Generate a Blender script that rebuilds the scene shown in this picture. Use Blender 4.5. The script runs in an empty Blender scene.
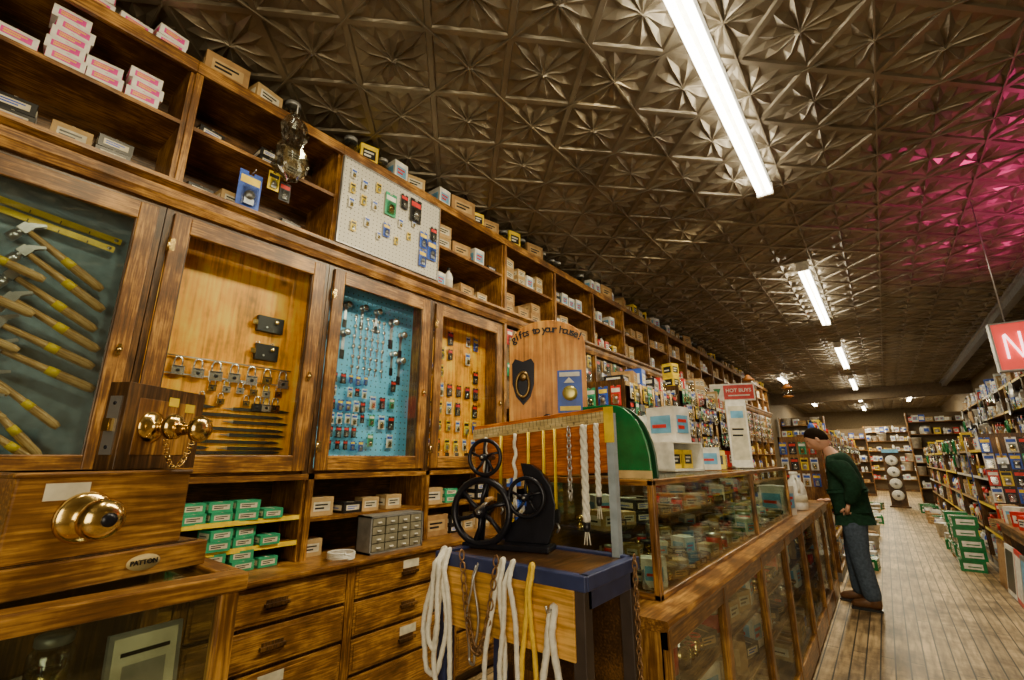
import bpy, bmesh, math, random
from mathutils import Vector, Matrix, Euler
R=random.Random(7)
pi=math.pi
col=bpy.context.scene.collection
# ------------------------------------------------------------ materials
MT={}
def nodes(name):
    m=bpy.data.materials.new(name); m.use_nodes=True; nt=m.node_tree
    return m,nt,nt.nodes['Principled BSDF']
def P(name,c,rough=.5,metal=0,var=.22,scale=18,emit=0,bump=0):
    if name in MT: return MT[name]
    m,nt,b=nodes(name)
    tc=nt.nodes.new('ShaderNodeTexCoord'); n=nt.nodes.new('ShaderNodeTexNoise'); n.inputs['Scale'].default_value=scale; n.inputs['Detail'].default_value=4
    nt.links.new(tc.outputs['Object'],n.inputs['Vector'])
    r=nt.nodes.new('ShaderNodeValToRGB'); r.color_ramp.elements[0].position=.3; r.color_ramp.elements[1].position=.7
    r.color_ramp.elements[0].color=(*[x*(1-var) for x in c],1); r.color_ramp.elements[1].color=(*[min(1,x*(1+var)) for x in c],1)
    nt.links.new(n.outputs[0],r.inputs[0]); nt.links.new(r.outputs[0],b.inputs['Base Color'])
    b.inputs['Roughness'].default_value=rough; b.inputs['Metallic'].default_value=metal
    if rough>=.9: b.inputs['Specular IOR Level'].default_value=.15
    if bump:
        bp=nt.nodes.new('ShaderNodeBump'); bp.inputs['Strength'].default_value=bump; bp.inputs['Distance'].default_value=.01
        nt.links.new(n.outputs[0],bp.inputs['Height']); nt.links.new(bp.outputs[0],b.inputs['Normal'])
    if emit:
        b.inputs['Emission Color'].default_value=(*c,1); b.inputs['Emission Strength'].default_value=emit
    MT[name]=m; return m
def W(name,c1,c2,axis='z',rough=.4,sc=1.0,knots=0):
    if name in MT: return MT[name]
    m,nt,b=nodes(name)
    tc=nt.nodes.new('ShaderNodeTexCoord'); mp=nt.nodes.new('ShaderNodeMapping')
    s=[150*sc]*3; s['xyz'.index(axis)]=9*sc; mp.inputs['Scale'].default_value=s
    n=nt.nodes.new('ShaderNodeTexNoise'); n.inputs['Scale'].default_value=1; n.inputs['Detail'].default_value=5; n.inputs['Distortion'].default_value=.2
    nt.links.new(tc.outputs['Object'],mp.inputs[0]); nt.links.new(mp.outputs[0],n.inputs['Vector'])
    n2=nt.nodes.new('ShaderNodeTexNoise'); n2.inputs['Scale'].default_value=5; n2.inputs['Detail'].default_value=7; n2.inputs['Roughness'].default_value=.6; nt.links.new(tc.outputs['Object'],n2.inputs['Vector'])
    ad=nt.nodes.new('ShaderNodeMath'); ad.operation='MULTIPLY_ADD'; ad.inputs[1].default_value=1.2
    nt.links.new(n2.outputs[0],ad.inputs[0]); nt.links.new(n.outputs[0],ad.inputs[2])
    r=nt.nodes.new('ShaderNodeValToRGB'); e=r.color_ramp.elements
    sc_=nt.nodes.new('ShaderNodeMath'); sc_.operation='MULTIPLY'; sc_.inputs[1].default_value=.6; nt.links.new(ad.outputs[0],sc_.inputs[0])
    e[0].position=.48; e[0].color=(*[x*.36 for x in c1],1); e[1].position=.82; e[1].color=(*c2,1); k=e.new(.65); k.color=(*c1,1)
    nt.links.new(sc_.outputs[0],r.inputs[0]); out=r.outputs[0]
    if knots:
        v=nt.nodes.new('ShaderNodeTexVoronoi'); v.inputs['Scale'].default_value=5; nt.links.new(tc.outputs['Object'],v.inputs['Vector'])
        lt=nt.nodes.new('ShaderNodeMapRange'); lt.inputs[1].default_value=.04; lt.inputs[2].default_value=.14
        nt.links.new(v.outputs[0],lt.inputs[0])
        mx=nt.nodes.new('ShaderNodeMixRGB'); mx.inputs[1].default_value=(*[x*.25 for x in c1],1)
        nt.links.new(lt.outputs[0],mx.inputs[0]); nt.links.new(out,mx.inputs[2]); out=mx.outputs[0]
    nt.links.new(out,b.inputs['Base Color'])
    b.inputs['Roughness'].default_value=rough
    bp=nt.nodes.new('ShaderNodeBump'); bp.inputs['Strength'].default_value=.25; bp.inputs['Distance'].default_value=.003
    nt.links.new(n.outputs[0],bp.inputs['Height']); nt.links.new(bp.outputs[0],b.inputs['Normal'])
    MT[name]=m; return m
def PEG(name,c,plane='x',step=.04,rough=.5):
    if name in MT: return MT[name]
    m,nt,b=nodes(name)
    tc=nt.nodes.new('ShaderNodeTexCoord'); mp=nt.nodes.new('ShaderNodeMapping')
    s=[1/step]*3; l=[0,0,0]; i='xyz'.index(plane); s[i]=0; l[i]=.5
    mp.inputs['Scale'].default_value=s; mp.inputs['Location'].default_value=l
    f=nt.nodes.new('ShaderNodeVectorMath'); f.operation='FRACTION'
    d=nt.nodes.new('ShaderNodeVectorMath'); d.operation='DISTANCE'; d.inputs[1].default_value=(.5,.5,.5)
    g=nt.nodes.new('ShaderNodeMath'); g.operation='GREATER_THAN'; g.inputs[1].default_value=.12
    mx=nt.nodes.new('ShaderNodeMixRGB'); mx.inputs[1].default_value=(.01,.01,.012,1); 
    n=nt.nodes.new('ShaderNodeTexNoise'); n.inputs['Scale'].default_value=3; nt.links.new(tc.outputs['Object'],n.inputs['Vector'])
    r=nt.nodes.new('ShaderNodeValToRGB'); r.color_ramp.elements[0].color=(*[x*.75 for x in c],1); r.color_ramp.elements[1].color=(*c,1)
    nt.links.new(n.outputs[0],r.inputs[0]); nt.links.new(r.outputs[0],mx.inputs[2])
    nt.links.new(tc.outputs['Object'],mp.inputs[0]); nt.links.new(mp.outputs[0],f.inputs[0]); nt.links.new(f.outputs[0],d.inputs[0])
    nt.links.new(d.outputs['Value'],g.inputs[0]); nt.links.new(g.outputs[0],mx.inputs[0]); nt.links.new(mx.outputs[0],b.inputs['Base Color'])
    b.inputs['Roughness'].default_value=rough
    MT[name]=m; return m
def GL(name='glass',tint=(.97,1,.99),f=.03,lwk=.35):
    if name in MT: return MT[name]
    m=bpy.data.materials.new(name); m.use_nodes=True; nt=m.node_tree; nt.nodes.clear()
    o=nt.nodes.new('ShaderNodeOutputMaterial'); t=nt.nodes.new('ShaderNodeBsdfTransparent'); t.inputs[0].default_value=(*tint,1)
    g=nt.nodes.new('ShaderNodeBsdfGlossy'); g.inputs['Roughness'].default_value=.04
    n=nt.nodes.new('ShaderNodeTexNoise'); n.inputs['Scale'].default_value=4
    mr=nt.nodes.new('ShaderNodeMapRange'); mr.inputs[3].default_value=f*.5; mr.inputs[4].default_value=f*1.5
    lw=nt.nodes.new('ShaderNodeLayerWeight'); lw.inputs[0].default_value=.12
    ad=nt.nodes.new('ShaderNodeMath'); ad.operation='MULTIPLY_ADD'; ad.inputs[1].default_value=lwk
    nt.links.new(n.outputs[0],mr.inputs[0]); nt.links.new(lw.outputs['Facing'],ad.inputs[0]); nt.links.new(mr.outputs[0],ad.inputs[2])
    mx=nt.nodes.new('ShaderNodeMixShader'); nt.links.new(ad.outputs[0],mx.inputs[0]); nt.links.new(t.outputs[0],mx.inputs[1]); nt.links.new(g.outputs[0],mx.inputs[2]); nt.links.new(mx.outputs[0],o.inputs[0])
    MT[name]=m; return m
O1=(.17,.068,.012); O2=(.52,.26,.05)
oak=W('oak_dark',O1,O2,'z'); oaky=W('oak_dark_long',O1,O2,'y'); oakx=W('oak_cross',O1,O2,'x')
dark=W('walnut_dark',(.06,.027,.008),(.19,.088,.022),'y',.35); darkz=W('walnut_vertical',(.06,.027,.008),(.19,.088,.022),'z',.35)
pine=W('pine_honey',(.95,.38,.012),(1.0,.60,.05),'z',.4,.35,1); piney=W('pine_board',(.62,.32,.05),(.9,.52,.12),'x',.4,.8)
drw=W('drawer_oak',(.22,.095,.02),(.58,.30,.06),'y',.33)
bluepeg=PEG('blue_pegboard',(.15,.58,1.0)); whitepeg=PEG('white_pegboard',(.62,.6,.52),step=.03); tanpeg=PEG('tan_pegboard',(.2,.13,.06)); greyback=P('grey_blue_felt',(.20,.29,.36),.8)
glass=GL(); glass2=GL('glass_display',(.86,.91,.84),.08,.5); glass3=GL('glass_counter_front',(.94,.97,.92),.05,.4)
brass=P('brass',(.83,.60,.22),.18,1,.1); steel=P('steel',(.6,.6,.62),.3,.9,.15); iron=P('black_iron',(.018,.018,.028),.3,.5); chrome=P('chrome',(.85,.85,.85),.2,.9,.05)
white=P('white_paint',(.75,.73,.68),.5); paper=P('paper_label',(.62,.57,.44),.7); black=P('black_plastic',(.012,.012,.014),.35)
card=P('cardboard',(.32,.18,.065),.8); card2=P('cardboard_pale',(.44,.29,.12),.8); pink=P('magenta_print',(.75,.04,.33),.45); yel=P('yellow_print',(.88,.60,.02),.4); red=P('red_print',(.6,.025,.02),.4)
blue=P('blue_print',(.025,.09,.5),.4); teal=P('teal_green_print',(.03,.33,.17),.4); green=P('green_enamel',(.008,.17,.05),.25); lblue=P('light_blue_print',(.15,.4,.65),.4); orange=P('dull_orange_metal',(.45,.16,.03),.5)
hick=W('hickory_handle',(.5,.28,.09),(.8,.55,.26),'x',.4); hicky=W('hickory_long',(.5,.28,.09),(.8,.55,.26),'y',.4)
ropew=P('white_rope_fibre',(.86,.83,.74),.8,0,.15,60,0,.3); ropey=P('yellow_rope_fibre',(.9,.56,.04),.7,0,.2,60,0,.3)
plastic=GL('clear_plastic',(.85,.88,.88),.2); bluep=P('blue_grey_paint',(.03,.042,.13),.4); skin=P('skin',(.66,.36,.24),.5,0,.06); hairm=P('dark_brown_hair',(.016,.009,.005),.95)
shirtm=P('dark_green_cotton',(.012,.042,.024),.9,0,.3,30,0,.4); jeanm=P('blue_denim',(.07,.095,.14),.9,0,.3,40,0,.4); bootm=P('brown_leather',(.13,.055,.02),.5)
grey=P('grey_metal',(.3,.3,.3),.4,.5)
# ------------------------------------------------------------ mesh builder
class B:
    def __init__(s): s.v=[];s.f=[];s.m=[];s.s=[];s.mats=[]
    def mi(s,m):
        if m not in s.mats: s.mats.append(m)
        return s.mats.index(m)
    def add(s,vs,fs,m,sm=False,X=None):
        o=len(s.v)
        for p in vs: s.v.append(tuple(X@Vector(p)) if X else tuple(p))
        k=s.mi(m)
        for f in fs: s.f.append([i+o for i in f]); s.m.append(k); s.s.append(sm)
        return s
    def box(s,a,b,m,X=None):
        x0,y0,z0=a;x1,y1,z1=b
        return s.add([(x0,y0,z0),(x1,y0,z0),(x1,y1,z0),(x0,y1,z0),(x0,y0,z1),(x1,y0,z1),(x1,y1,z1),(x0,y1,z1)],[(0,3,2,1),(4,5,6,7),(0,1,5,4),(1,2,6,5),(2,3,7,6),(3,0,4,7)],m,False,X)
    def cb(s,c,d,m,X=None): return s.box([c[i]-d[i]/2 for i in range(3)],[c[i]+d[i]/2 for i in range(3)],m,X)
    def lathe(s,prof,c,m,axis='z',n=16,X=None):
        vs=[];fs=[];k=len(prof)
        for i in range(n):
            a=2*pi*i/n
            for r,h in prof:
                p=(r*math.cos(a),r*math.sin(a),h)
                if axis=='x': p=(p[2],p[0],p[1])
                elif axis=='y': p=(p[0],p[2],p[1])
                vs.append((p[0]+c[0],p[1]+c[1],p[2]+c[2]))
        for i in range(n):
            j=(i+1)%n
            for q in range(k-1): fs.append((i*k+q,j*k+q,j*k+q+1,i*k+q+1))
        fs.append([i*k for i in range(n)]); fs.append([i*k+k-1 for i in range(n)])
        return s.add(vs,fs,m,True,X)
    def cyl(s,c,r,h,m,axis='z',n=14,r2=None,X=None): return s.lathe([(r,0),(r if r2 is None else r2,h)],c,m,axis,n,X)
    def tube(s,path,r,m,n=7,tw=0,closed=False,X=None,flat=1):
        pts=[Vector(p) for p in path]; N=len(pts); vs=[];fs=[]; prev=None; L=0
        for i,p in enumerate(pts):
            if closed: t=pts[(i+1)%N]-pts[i-1]
            else: t=pts[min(i+1,N-1)]-pts[max(i-1,0)]
            t.normalize()
            if prev is None:
                a=Vector((0,0,1)) if abs(t.z)<.9 else Vector((1,0,0)); u=t.cross(a).normalized()
            else: u=(prev-t*prev.dot(t)).normalized()
            prev=u; w=t.cross(u)
            if i: L+=(pts[i]-pts[i-1]).length
            rr=r[i] if isinstance(r,(list,tuple)) else r
            for j in range(n):
                a=2*pi*j/n; q=rr*(1+(.16*math.cos(3*a+tw*L) if tw else 0))
                vs.append(p+u*math.cos(a)*q+w*math.sin(a)*q*flat)
        for i in range(N if closed else N-1):
            ii=(i+1)%N
            for j in range(n): fs.append((i*n+j,i*n+(j+1)%n,ii*n+(j+1)%n,ii*n+j))
        if not closed: fs.append(list(range(n))[::-1]); fs.append([(N-1)*n+j for j in range(n)])
        return s.add(vs,fs,m,True,X)
    def prism(s,pts,h0,h1,m,axis='x',X=None,sm=False):
        def mp(a,b,h): return {'x':(h,a,b),'y':(a,h,b),'z':(a,b,h)}[axis]
        n=len(pts); vs=[mp(a,b,h0) for a,b in pts]+[mp(a,b,h1) for a,b in pts]
        fs=[list(range(n)),list(range(n,2*n))]+[(i,(i+1)%n,(i+1)%n+n,i+n) for i in range(n)]
        return s.add(vs,fs,m,sm,X)
    def mesh(s,name):
        me=bpy.data.meshes.new(name); me.from_pydata(s.v,[],s.f)
        for m in s.mats: me.materials.append(m)
        for i,p in enumerate(me.polygons): p.material_index=s.m[i]; p.use_smooth=s.s[i]
        bm=bmesh.new(); bm.from_mesh(me); bmesh.ops.recalc_face_normals(bm,faces=bm.faces); bm.to_mesh(me); bm.free()
        return me
def O(name,b=None,loc=(0,0,0),rot=(0,0,0),parent=None,label=None,cat=None,group=None,kind=None,bev=0):
    me=b.mesh(name) if isinstance(b,B) else b
    o=bpy.data.objects.new(name,me); col.objects.link(o); o.location=loc; o.rotation_euler=rot
    if parent: o.parent=parent
    if label: o['label']=label
    if cat: o['category']=cat
    if group: o['group']=group
    if kind: o['kind']=kind
    if bev and me:
        md=o.modifiers.new('bevel','BEVEL'); md.width=bev; md.segments=2; md.limit_method='ANGLE'; md.angle_limit=.8
    return o
def dup(o,loc=None,rot=None,scale=None,label=None,group=None,parent=None):
    n=o.copy(); col.objects.link(n)
    if loc is not None: n.location=loc
    if rot is not None: n.rotation_euler=rot
    if scale is not None: n.scale=scale
    if parent is not None: n.parent=parent
    if label: n['label']=label
    if group: n['group']=group
    for c in [c for c in bpy.data.objects if c.parent==o]: dup(c,parent=n)
    return n
def text(body,size,m,ext=.001,align='CENTER',bold=0):
    c=bpy.data.curves.new('t','FONT'); c.body=body; c.size=size; c.extrude=ext; c.align_x=align; c.align_y='CENTER'; c.offset=bold
    o=bpy.data.objects.new('t',c); col.objects.link(o); bpy.context.view_layer.update()
    me=bpy.data.meshes.new_from_object(o.evaluated_get(bpy.context.evaluated_depsgraph_get())); bpy.data.objects.remove(o)
    me.materials.clear(); me.materials.append(m); return me
# ------------------------------------------------------------ room shell
H=3.75; YB=29.0
def plankfloor():
    m,nt,b=nodes('worn_floor_planks')
    tc=nt.nodes.new('ShaderNodeTexCoord'); mp=nt.nodes.new('ShaderNodeMapping'); mp.inputs['Rotation'].default_value=(0,0,pi/2)
    br=nt.nodes.new('ShaderNodeTexBrick'); br.inputs['Scale'].default_value=1; br.inputs['Brick Width'].default_value=2.4; br.inputs['Row Height'].default_value=.085; br.inputs['Mortar Size'].default_value=.005
    br.inputs['Color1'].default_value=(.52,.38,.20,1); br.inputs['Color2'].default_value=(.34,.245,.125,1); br.inputs['Mortar'].default_value=(.03,.022,.013,1)
    nt.links.new(tc.outputs['Object'],mp.inputs[0]); nt.links.new(mp.outputs[0],br.inputs['Vector'])
    n=nt.nodes.new('ShaderNodeTexNoise'); n.inputs['Scale'].default_value=1; n.inputs['Detail'].default_value=7
    m2=nt.nodes.new('ShaderNodeMapping'); m2.inputs['Scale'].default_value=(30,3,1); nt.links.new(tc.outputs['Object'],m2.inputs[0]); nt.links.new(m2.outputs[0],n.inputs['Vector'])
    n3=nt.nodes.new('ShaderNodeTexNoise'); n3.inputs['Scale'].default_value=1.8; n3.inputs['Detail'].default_value=9; n3.inputs['Roughness'].default_value=.7; nt.links.new(tc.outputs['Object'],n3.inputs['Vector'])
    r=nt.nodes.new('ShaderNodeValToRGB'); r.color_ramp.elements[0].position=.35; r.color_ramp.elements[0].color=(.45,.40,.33,1); r.color_ramp.elements[1].position=.6; r.color_ramp.elements[1].color=(1.15,1.12,1.05,1)
    nt.links.new(n.outputs[0],r.inputs[0])
    r3=nt.nodes.new('ShaderNodeValToRGB'); r3.color_ramp.elements[0].position=.4; r3.color_ramp.elements[0].color=(.36,.31,.25,1); r3.color_ramp.elements[1].position=.58; r3.color_ramp.elements[1].color=(1.2,1.2,1.2,1); nt.links.new(n3.outputs[0],r3.inputs[0])
    x=nt.nodes.new('ShaderNodeMixRGB'); x.blend_type='MULTIPLY'; x.inputs[0].default_value=.9; nt.links.new(br.outputs[0],x.inputs[1]); nt.links.new(r.outputs[0],x.inputs[2])
    y=nt.nodes.new('ShaderNodeMixRGB'); y.blend_type='MULTIPLY'; y.inputs[0].default_value=.9; nt.links.new(x.outputs[0],y.inputs[1]); nt.links.new(r3.outputs[0],y.inputs[2])
    nt.links.new(y.outputs[0],b.inputs['Base Color']); b.inputs['Roughness'].default_value=.5
    return m
O('floor',B().box((-3.2,-2.6,-.1),(2.6,YB+.1,0),plankfloor()),kind='structure')
plaster=P('old_plaster',(.16,.115,.06),.8)
O('wall_left',B().box((-3.2,-2.6,0),(-3.0,YB+.1,H),plaster),kind='structure')
O('wall_right',B().box((2.4,-2.6,0),(2.6,YB+.1,H),plaster),kind='structure')
O('wall_back',B().box((-3.0,YB,0),(2.4,YB+.1,H),plaster),kind='structure')
O('wall_front',B().box((-3.0,-2.6,0),(2.4,-2.5,H),plaster),kind='structure')
def tinmat():
    m,nt,b=nodes('pressed_tin')
    tc=nt.nodes.new('ShaderNodeTexCoord'); n=nt.nodes.new('ShaderNodeTexNoise'); n.inputs['Scale'].default_value=2.2; n.inputs['Detail'].default_value=8; n.inputs['Roughness'].default_value=.6
    nt.links.new(tc.outputs['Object'],n.inputs['Vector'])
    r=nt.nodes.new('ShaderNodeValToRGB'); r.color_ramp.elements[0].position=.3; r.color_ramp.elements[0].color=(.15,.12,.08,1); r.color_ramp.elements[1].position=.7; r.color_ramp.elements[1].color=(.29,.245,.175,1)
    nt.links.new(n.outputs[0],r.inputs[0]); nt.links.new(r.outputs[0],b.inputs['Base Color'])
    b.inputs['Metallic'].default_value=.5; b.inputs['Roughness'].default_value=.40
    return m
tin=tinmat()
T=.64; cb=B(); K=6
def star(cx,cy,amp):
    a=T/2; cor=[(a,0),(0,a),(-a,0),(0,-a)]; bd=[]
    for s in range(4):
        p,q=cor[s],cor[(s+1)%4]
        for k in range(K): t=k/K; bd.append((p[0]+(q[0]-p[0])*t,p[1]+(q[1]-p[1])*t,k%2))
    n=len(bd); vs=[(cx,cy,H-.034)]
    for x,y,o in bd:
        l=math.hypot(x,y); vs.append((cx+x/l*.03,cy+y/l*.03,H-(.010 if o else .022)))
    for x,y,o in bd: vs.append((cx+x*.58,cy+y*.58,H-(.003 if o else .006+.024*amp)))
    for x,y,o in bd: vs.append((cx+x*.90,cy+y*.90,H-(.003 if o else .010)))
    for x,y,o in bd: vs.append((cx+x*.93,cy+y*.93,H-.022))
    for x,y,o in bd: vs.append((cx+x,cy+y,H-.022))
    fs=[]
    for i in range(n):
        j=(i+1)%n; fs.append((0,1+i,1+j))
        for L in (0,1,2,3):
            a0_,b0_,b1_,a1_=1+L*n+i,1+(L+1)*n+i,1+(L+1)*n+j,1+L*n+j
            if L>2: fs.append((a0_,b0_,b1_,a1_)); continue
            # mirror-symmetric creases so that every pleat is straight
            if i%2==0: fs.append((a0_,b0_,a1_)); fs.append((b0_,b1_,a1_))
            else: fs.append((a0_,b0_,b1_)); fs.append((a0_,b1_,a1_))
    cb.add(vs,fs,tin)
for i in range(-5,5):
    for j in range(-2,45):
        if -3.1<i*T<2.6: star(i*T,j*T,1)
        star((i+.5)*T,(j+.5)*T,.9)
for i in range(-6,4): cb.box(((i+.5)*T-.005,-1.5,H-.030),((i+.5)*T+.005,YB,H-.01),tin)
for j in range(0,45): cb.box((-3,(j+.5)*T-.005,H-.030),(2.4,(j+.5)*T+.005,H-.01),tin)
cb.box((-3.2,-2.6,H),(2.6,YB+.1,H+.05),tin)
O('ceiling',cb,kind='structure')
O('trim_1',B().box((-3,19.3,3.35),(2.4,19.6,H),P('header_beam',(.12,.08,.04),.6)),kind='structure')
O('trim_2',B().box((1.74,2.5,3.60),(1.84,19.3,3.7),grey).box((1.7,2.5,3.7),(1.88,19.3,H),grey),kind='structure')
# ------------------------------------------------------------ fluorescent fixtures
tubem=P('lit_tube',(1,.93,.74),.3,0,.02,3,20)
def fixture(y0,L,x=-.45,e=110,lab='long white fluorescent fixture with lit tubes on tin ceiling'):
    root=O('fluorescent_light',None,(x,y0+L/2,H-.03),label=lab,cat='ceiling light',group='fluorescent lights along the ceiling')
    O('housing',B().prism([(-.06,0),(.06,0),(.03,-.05),(-.03,-.05)],-L/2,L/2,white,'y'),parent=root)
    for s in (-1,1): O('tube',B().cyl((s*.036,-L/2+.03,-.075),.021,L-.06,tubem,'y',12),parent=root)
    for s in (-1,1): O('lamp_holder',B().box((-.065,s*(L/2-.02)-.015,-.11),(.065,s*(L/2-.02)+.015,-.0),white),parent=root,bev=.006)
    ld=bpy.data.lights.new('fluorescent_lamp','AREA'); ld.shape='RECTANGLE'; ld.size=.14; ld.size_y=L; ld.energy=e; ld.color=(1,.86,.55)
    lo=bpy.data.objects.new('lamp_glow',ld); col.objects.link(lo); lo.parent=root; lo.location=(0,0,-.13)
fixture(1.07,3.0,e=80); fixture(6.1,3.0,x=-.42,e=75); fixture(11.1,3.0,x=-.40,e=95); fixture(16.0,2.8,x=-.4,e=110); fixture(20.4,2.6,x=-.4,e=120); fixture(25,2.6,x=-.4,e=140); fixture(21.5,2.6,x=1.1,e=80)
fixture(14.5,1.4,x=-2.0,e=50); fixture(22.5,1.4,x=-2.0,e=60)
def area(n,loc,rot,sx,sy,e,c):
    ld=bpy.data.lights.new(n,'AREA'); ld.shape='RECTANGLE'; ld.size=sx; ld.size_y=sy; ld.energy=e; ld.color=c
    o=bpy.data.objects.new(n,ld); col.objects.link(o); o.location=loc; o.rotation_euler=rot
area('fill_behind_camera',(.9,-2.3,1.9),(pi/2,0,.35),3.0,2.2,125,(1,.86,.56))  # added warm fill light behind the camera, no window is modelled there
def spot(n,loc,rot,e,c,ang,r=.1):
    ld=bpy.data.lights.new(n,'SPOT'); ld.energy=e; ld.color=c; ld.shadow_soft_size=r; ld.spot_size=ang; ld.spot_blend=.6
    o=bpy.data.objects.new(n,ld); col.objects.link(o); o.location=loc; o.rotation_euler=rot
spot('neon_glow',(1.62,5.2,2.75),(pi,0,0),75,(1,.04,.35),2.3,.04); spot('neon_glow_far',(1.62,6.9,2.75),(pi,0,0),35,(1,.04,.35),2.2,.04)
spot('aisle_fill',(1.0,8.0,3.6),(0,.12,0),110,(1,.88,.62),1.8,.1); spot('aisle_fill_far',(1.0,13.0,3.6),(0,.12,0),120,(1,.88,.62),1.8,.1)  # added fill spots brightening the right and far aisle, no fixtures there
for i,y in enumerate((.4,2.3,4.6)):
    spot('cabinet_fill',(-.70,y,3.62),(0,.95,0),(90,115,80)[i],(1,.82,.48),1.9,.10)  # unseen spotlight added to brighten the wall cabinets, no real lamp
w=bpy.data.worlds.new('world'); bpy.context.scene.world=w; w.use_nodes=True; w.node_tree.nodes['Background'].inputs[0].default_value=(1,.85,.55,1); w.node_tree.nodes['Background'].inputs[1].default_value=.07
# ------------------------------------------------------------ merchandise archetypes (facing +X, base at origin)
ARC={}
def arc(key,b,dim,name,lab,cat,bev=0):
    me=b.mesh(name); ARC[key]=(me,dim,name,lab,cat,bev)
def carton(key,d,m,l1,l2,name,lab,cat='box'):
    x,y,z=d; b=B().cb((0,0,z/2),d,m)
    for s in (1,-1):
        xa,xb,xc=(x/2,x/2+.0015,x/2+.002) if s>0 else (-x/2-.0015,-x/2,-x/2-.002)
        b.box((xa,-y*.36,z*.25),(xb,y*.36,z*.75),l1)
        if s>0: b.box((x/2+.0015,-y*.3,z*.36),(x/2+.002,y*.1,z*.46),l2); b.box((x/2+.0015,-y*.3,z*.55),(x/2+.002,y*.25,z*.64),l2)
        y0,y1=(y/2,y/2+.0015) if s>0 else (-y/2-.0015,-y/2)
        b.box((-x*.36,y0,z*.25),(x*.36,y1,z*.75),l1)
        y0,y1=(y/2+.0015,y/2+.002) if s>0 else (-y/2-.002,-y/2-.0015)
        b.box((-x*.3,y0,z*.4),(x*.2,y1,z*.5),l2)
    b.box((-x/2-.001,-y*.04,z),(x/2+.001,y*.04,z+.0012),l1)
    b.box((-x/2+.004,-y/2-.001,z-.004),(x/2-.004,y/2+.001,z+.001),m)
    arc(key,b,d,name,lab,cat)
carton('card',(.2,.2,.13),card,card2,black,'cardboard_box','brown cardboard box')
carton('cards',(.14,.14,.1),card2,paper,black,'cardboard_box','small tan cardboard box')
carton('pink',(.11,.13,.06),white,pink,yel,'light_bulb_box','magenta and white bulb box')
carton('green',(.12,.12,.05),teal,paper,black,'lock_box','green lock box','small box')
carton('blk',(.16,.13,.06),black,paper,blue,'hardware_box','dark hardware box')
carton('dim',(.15,.12,.06),P('dull_brown_print',(.09,.06,.035),.6),card2,black,'hardware_box','dull brown hardware box')
carton('wht',(.15,.12,.16),white,lblue,red,'product_box','white printed product box')
carton('yelb',(.13,.12,.14),yel,black,white,'product_box','yellow printed product box')
carton('redb',(.13,.1,.15),red,white,black,'product_box','red printed product box')
carton('blub',(.13,.11,.15),blue,white,yel,'product_box','blue printed product box')
carton('grn',(.3,.33,.16),green,white,green,'carton','green and white carton')
arc('jar',B().lathe([(.045,0),(.05,.01),(.05,.1),(.038,.12)],(0,0,0),plastic).lathe([(.04,.12),(.042,.122),(.042,.142),(.036,.146)],(0,0,0),grey).cyl((0,0,.01),.042,.06,brass),(.1,.1,.15),'jar','clear jar of fittings','jar')
arc('can',B().lathe([(.05,0),(.052,.004),(.05,.008),(.05,.05)],(0,0,0),steel).lathe([(.0505,.02),(.0505,.1)],(0,0,0),red).lathe([(.05,.1),(.05,.115),(.053,.12),(.045,.12),(.044,.114)],(0,0,0),steel),(.11,.11,.12),'paint_can','small red paint can','can')
arc('canw',B().lathe([(.08,0),(.083,.005),(.08,.01),(.08,.03)],(0,0,0),steel).lathe([(.081,.02),(.081,.15)],(0,0,0),white).box((.079,-.04,.05),(.083,.04,.12),blue).lathe([(.08,.15),(.08,.17),(.084,.176),(.07,.176),(.068,.168)],(0,0,0),steel).tube([(0,-.082,.14),(.03,-.075,.08),(.06,-.05,.05),(.085,0,.04),(.06,.05,.05),(.03,.075,.08),(0,.082,.14)],.002,steel,5),(.17,.17,.18),'paint_can','white paint can','can')
for k,mm,nm in (('botw',white,'white'),('botb',blue,'blue'),('boty',yel,'yellow'),('botr',red,'red')):
    arc(k,B().lathe([(.035,0),(.04,.008),(.04,.14),(.03,.17),(.014,.19),(.014,.2)],(0,0,0),mm).lathe([(.017,.2),(.017,.225),(.012,.23)],(0,0,0),black).lathe([(.0405,.04),(.0405,.11)],(0,0,0),paper),(.085,.085,.23),'bottle',nm+' plastic bottle','bottle')
for k,m1,m2,m3,nm in (('cblue',blue,yel,steel,'blue'),('cyel',yel,black,steel,'yellow'),('cred',red,white,steel,'red'),('cwht',white,blue,brass,'white'),('cblk',black,red,chrome,'black'),('cgrn',teal,white,brass,'green')):
    b=B().box((-.001,-.04,-.15),(.001,.04,-.012),m1).box((-.001,-.04,-.012),(.001,-.01,0),m1).box((-.001,.01,-.012),(.001,.04,0),m1).box((.001,-.034,-.05),(.0018,.034,-.02),m2)
    b.cb((.012,0,-.1),(.02,.05,.07),plastic).cyl((.004,0,-.1),.018,.014,m3,'x',10).cb((.008,0,-.125),(.01,.034,.024),m3).tube([(-.03,0,-.006),(.03,0,-.006),(.035,0,0)],.0018,steel,5)
    arc(k,b,(.03,.08,.15),'blister_pack',nm+' carded hardware pack','blister pack')
arc('spool',B().lathe([(.09,0),(.09,.008),(.03,.01)],(0,0,0),card2).lathe([(.07,.01),(.074,.03),(.07,.05),(.074,.07),(.07,.09)],(0,0,0),ropew).lathe([(.03,.09),(.09,.092),(.09,.1)],(0,0,0),card2),(.18,.18,.1),'rope_spool','spool of white cord','spool')
arc('bucket',B().lathe([(.1,0),(.13,.24),(.137,.24),(.137,.25),(.124,.25),(.096,.01)],(0,0,0),white).tube([(0,-.135,.22),(.05,-.12,.15),(.1,-.08,.1),(.13,0,.08),(.1,.08,.1),(.05,.12,.15),(0,.135,.22)],.003,steel,5),(.28,.28,.25),'bucket','white plastic bucket','bucket')
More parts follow.
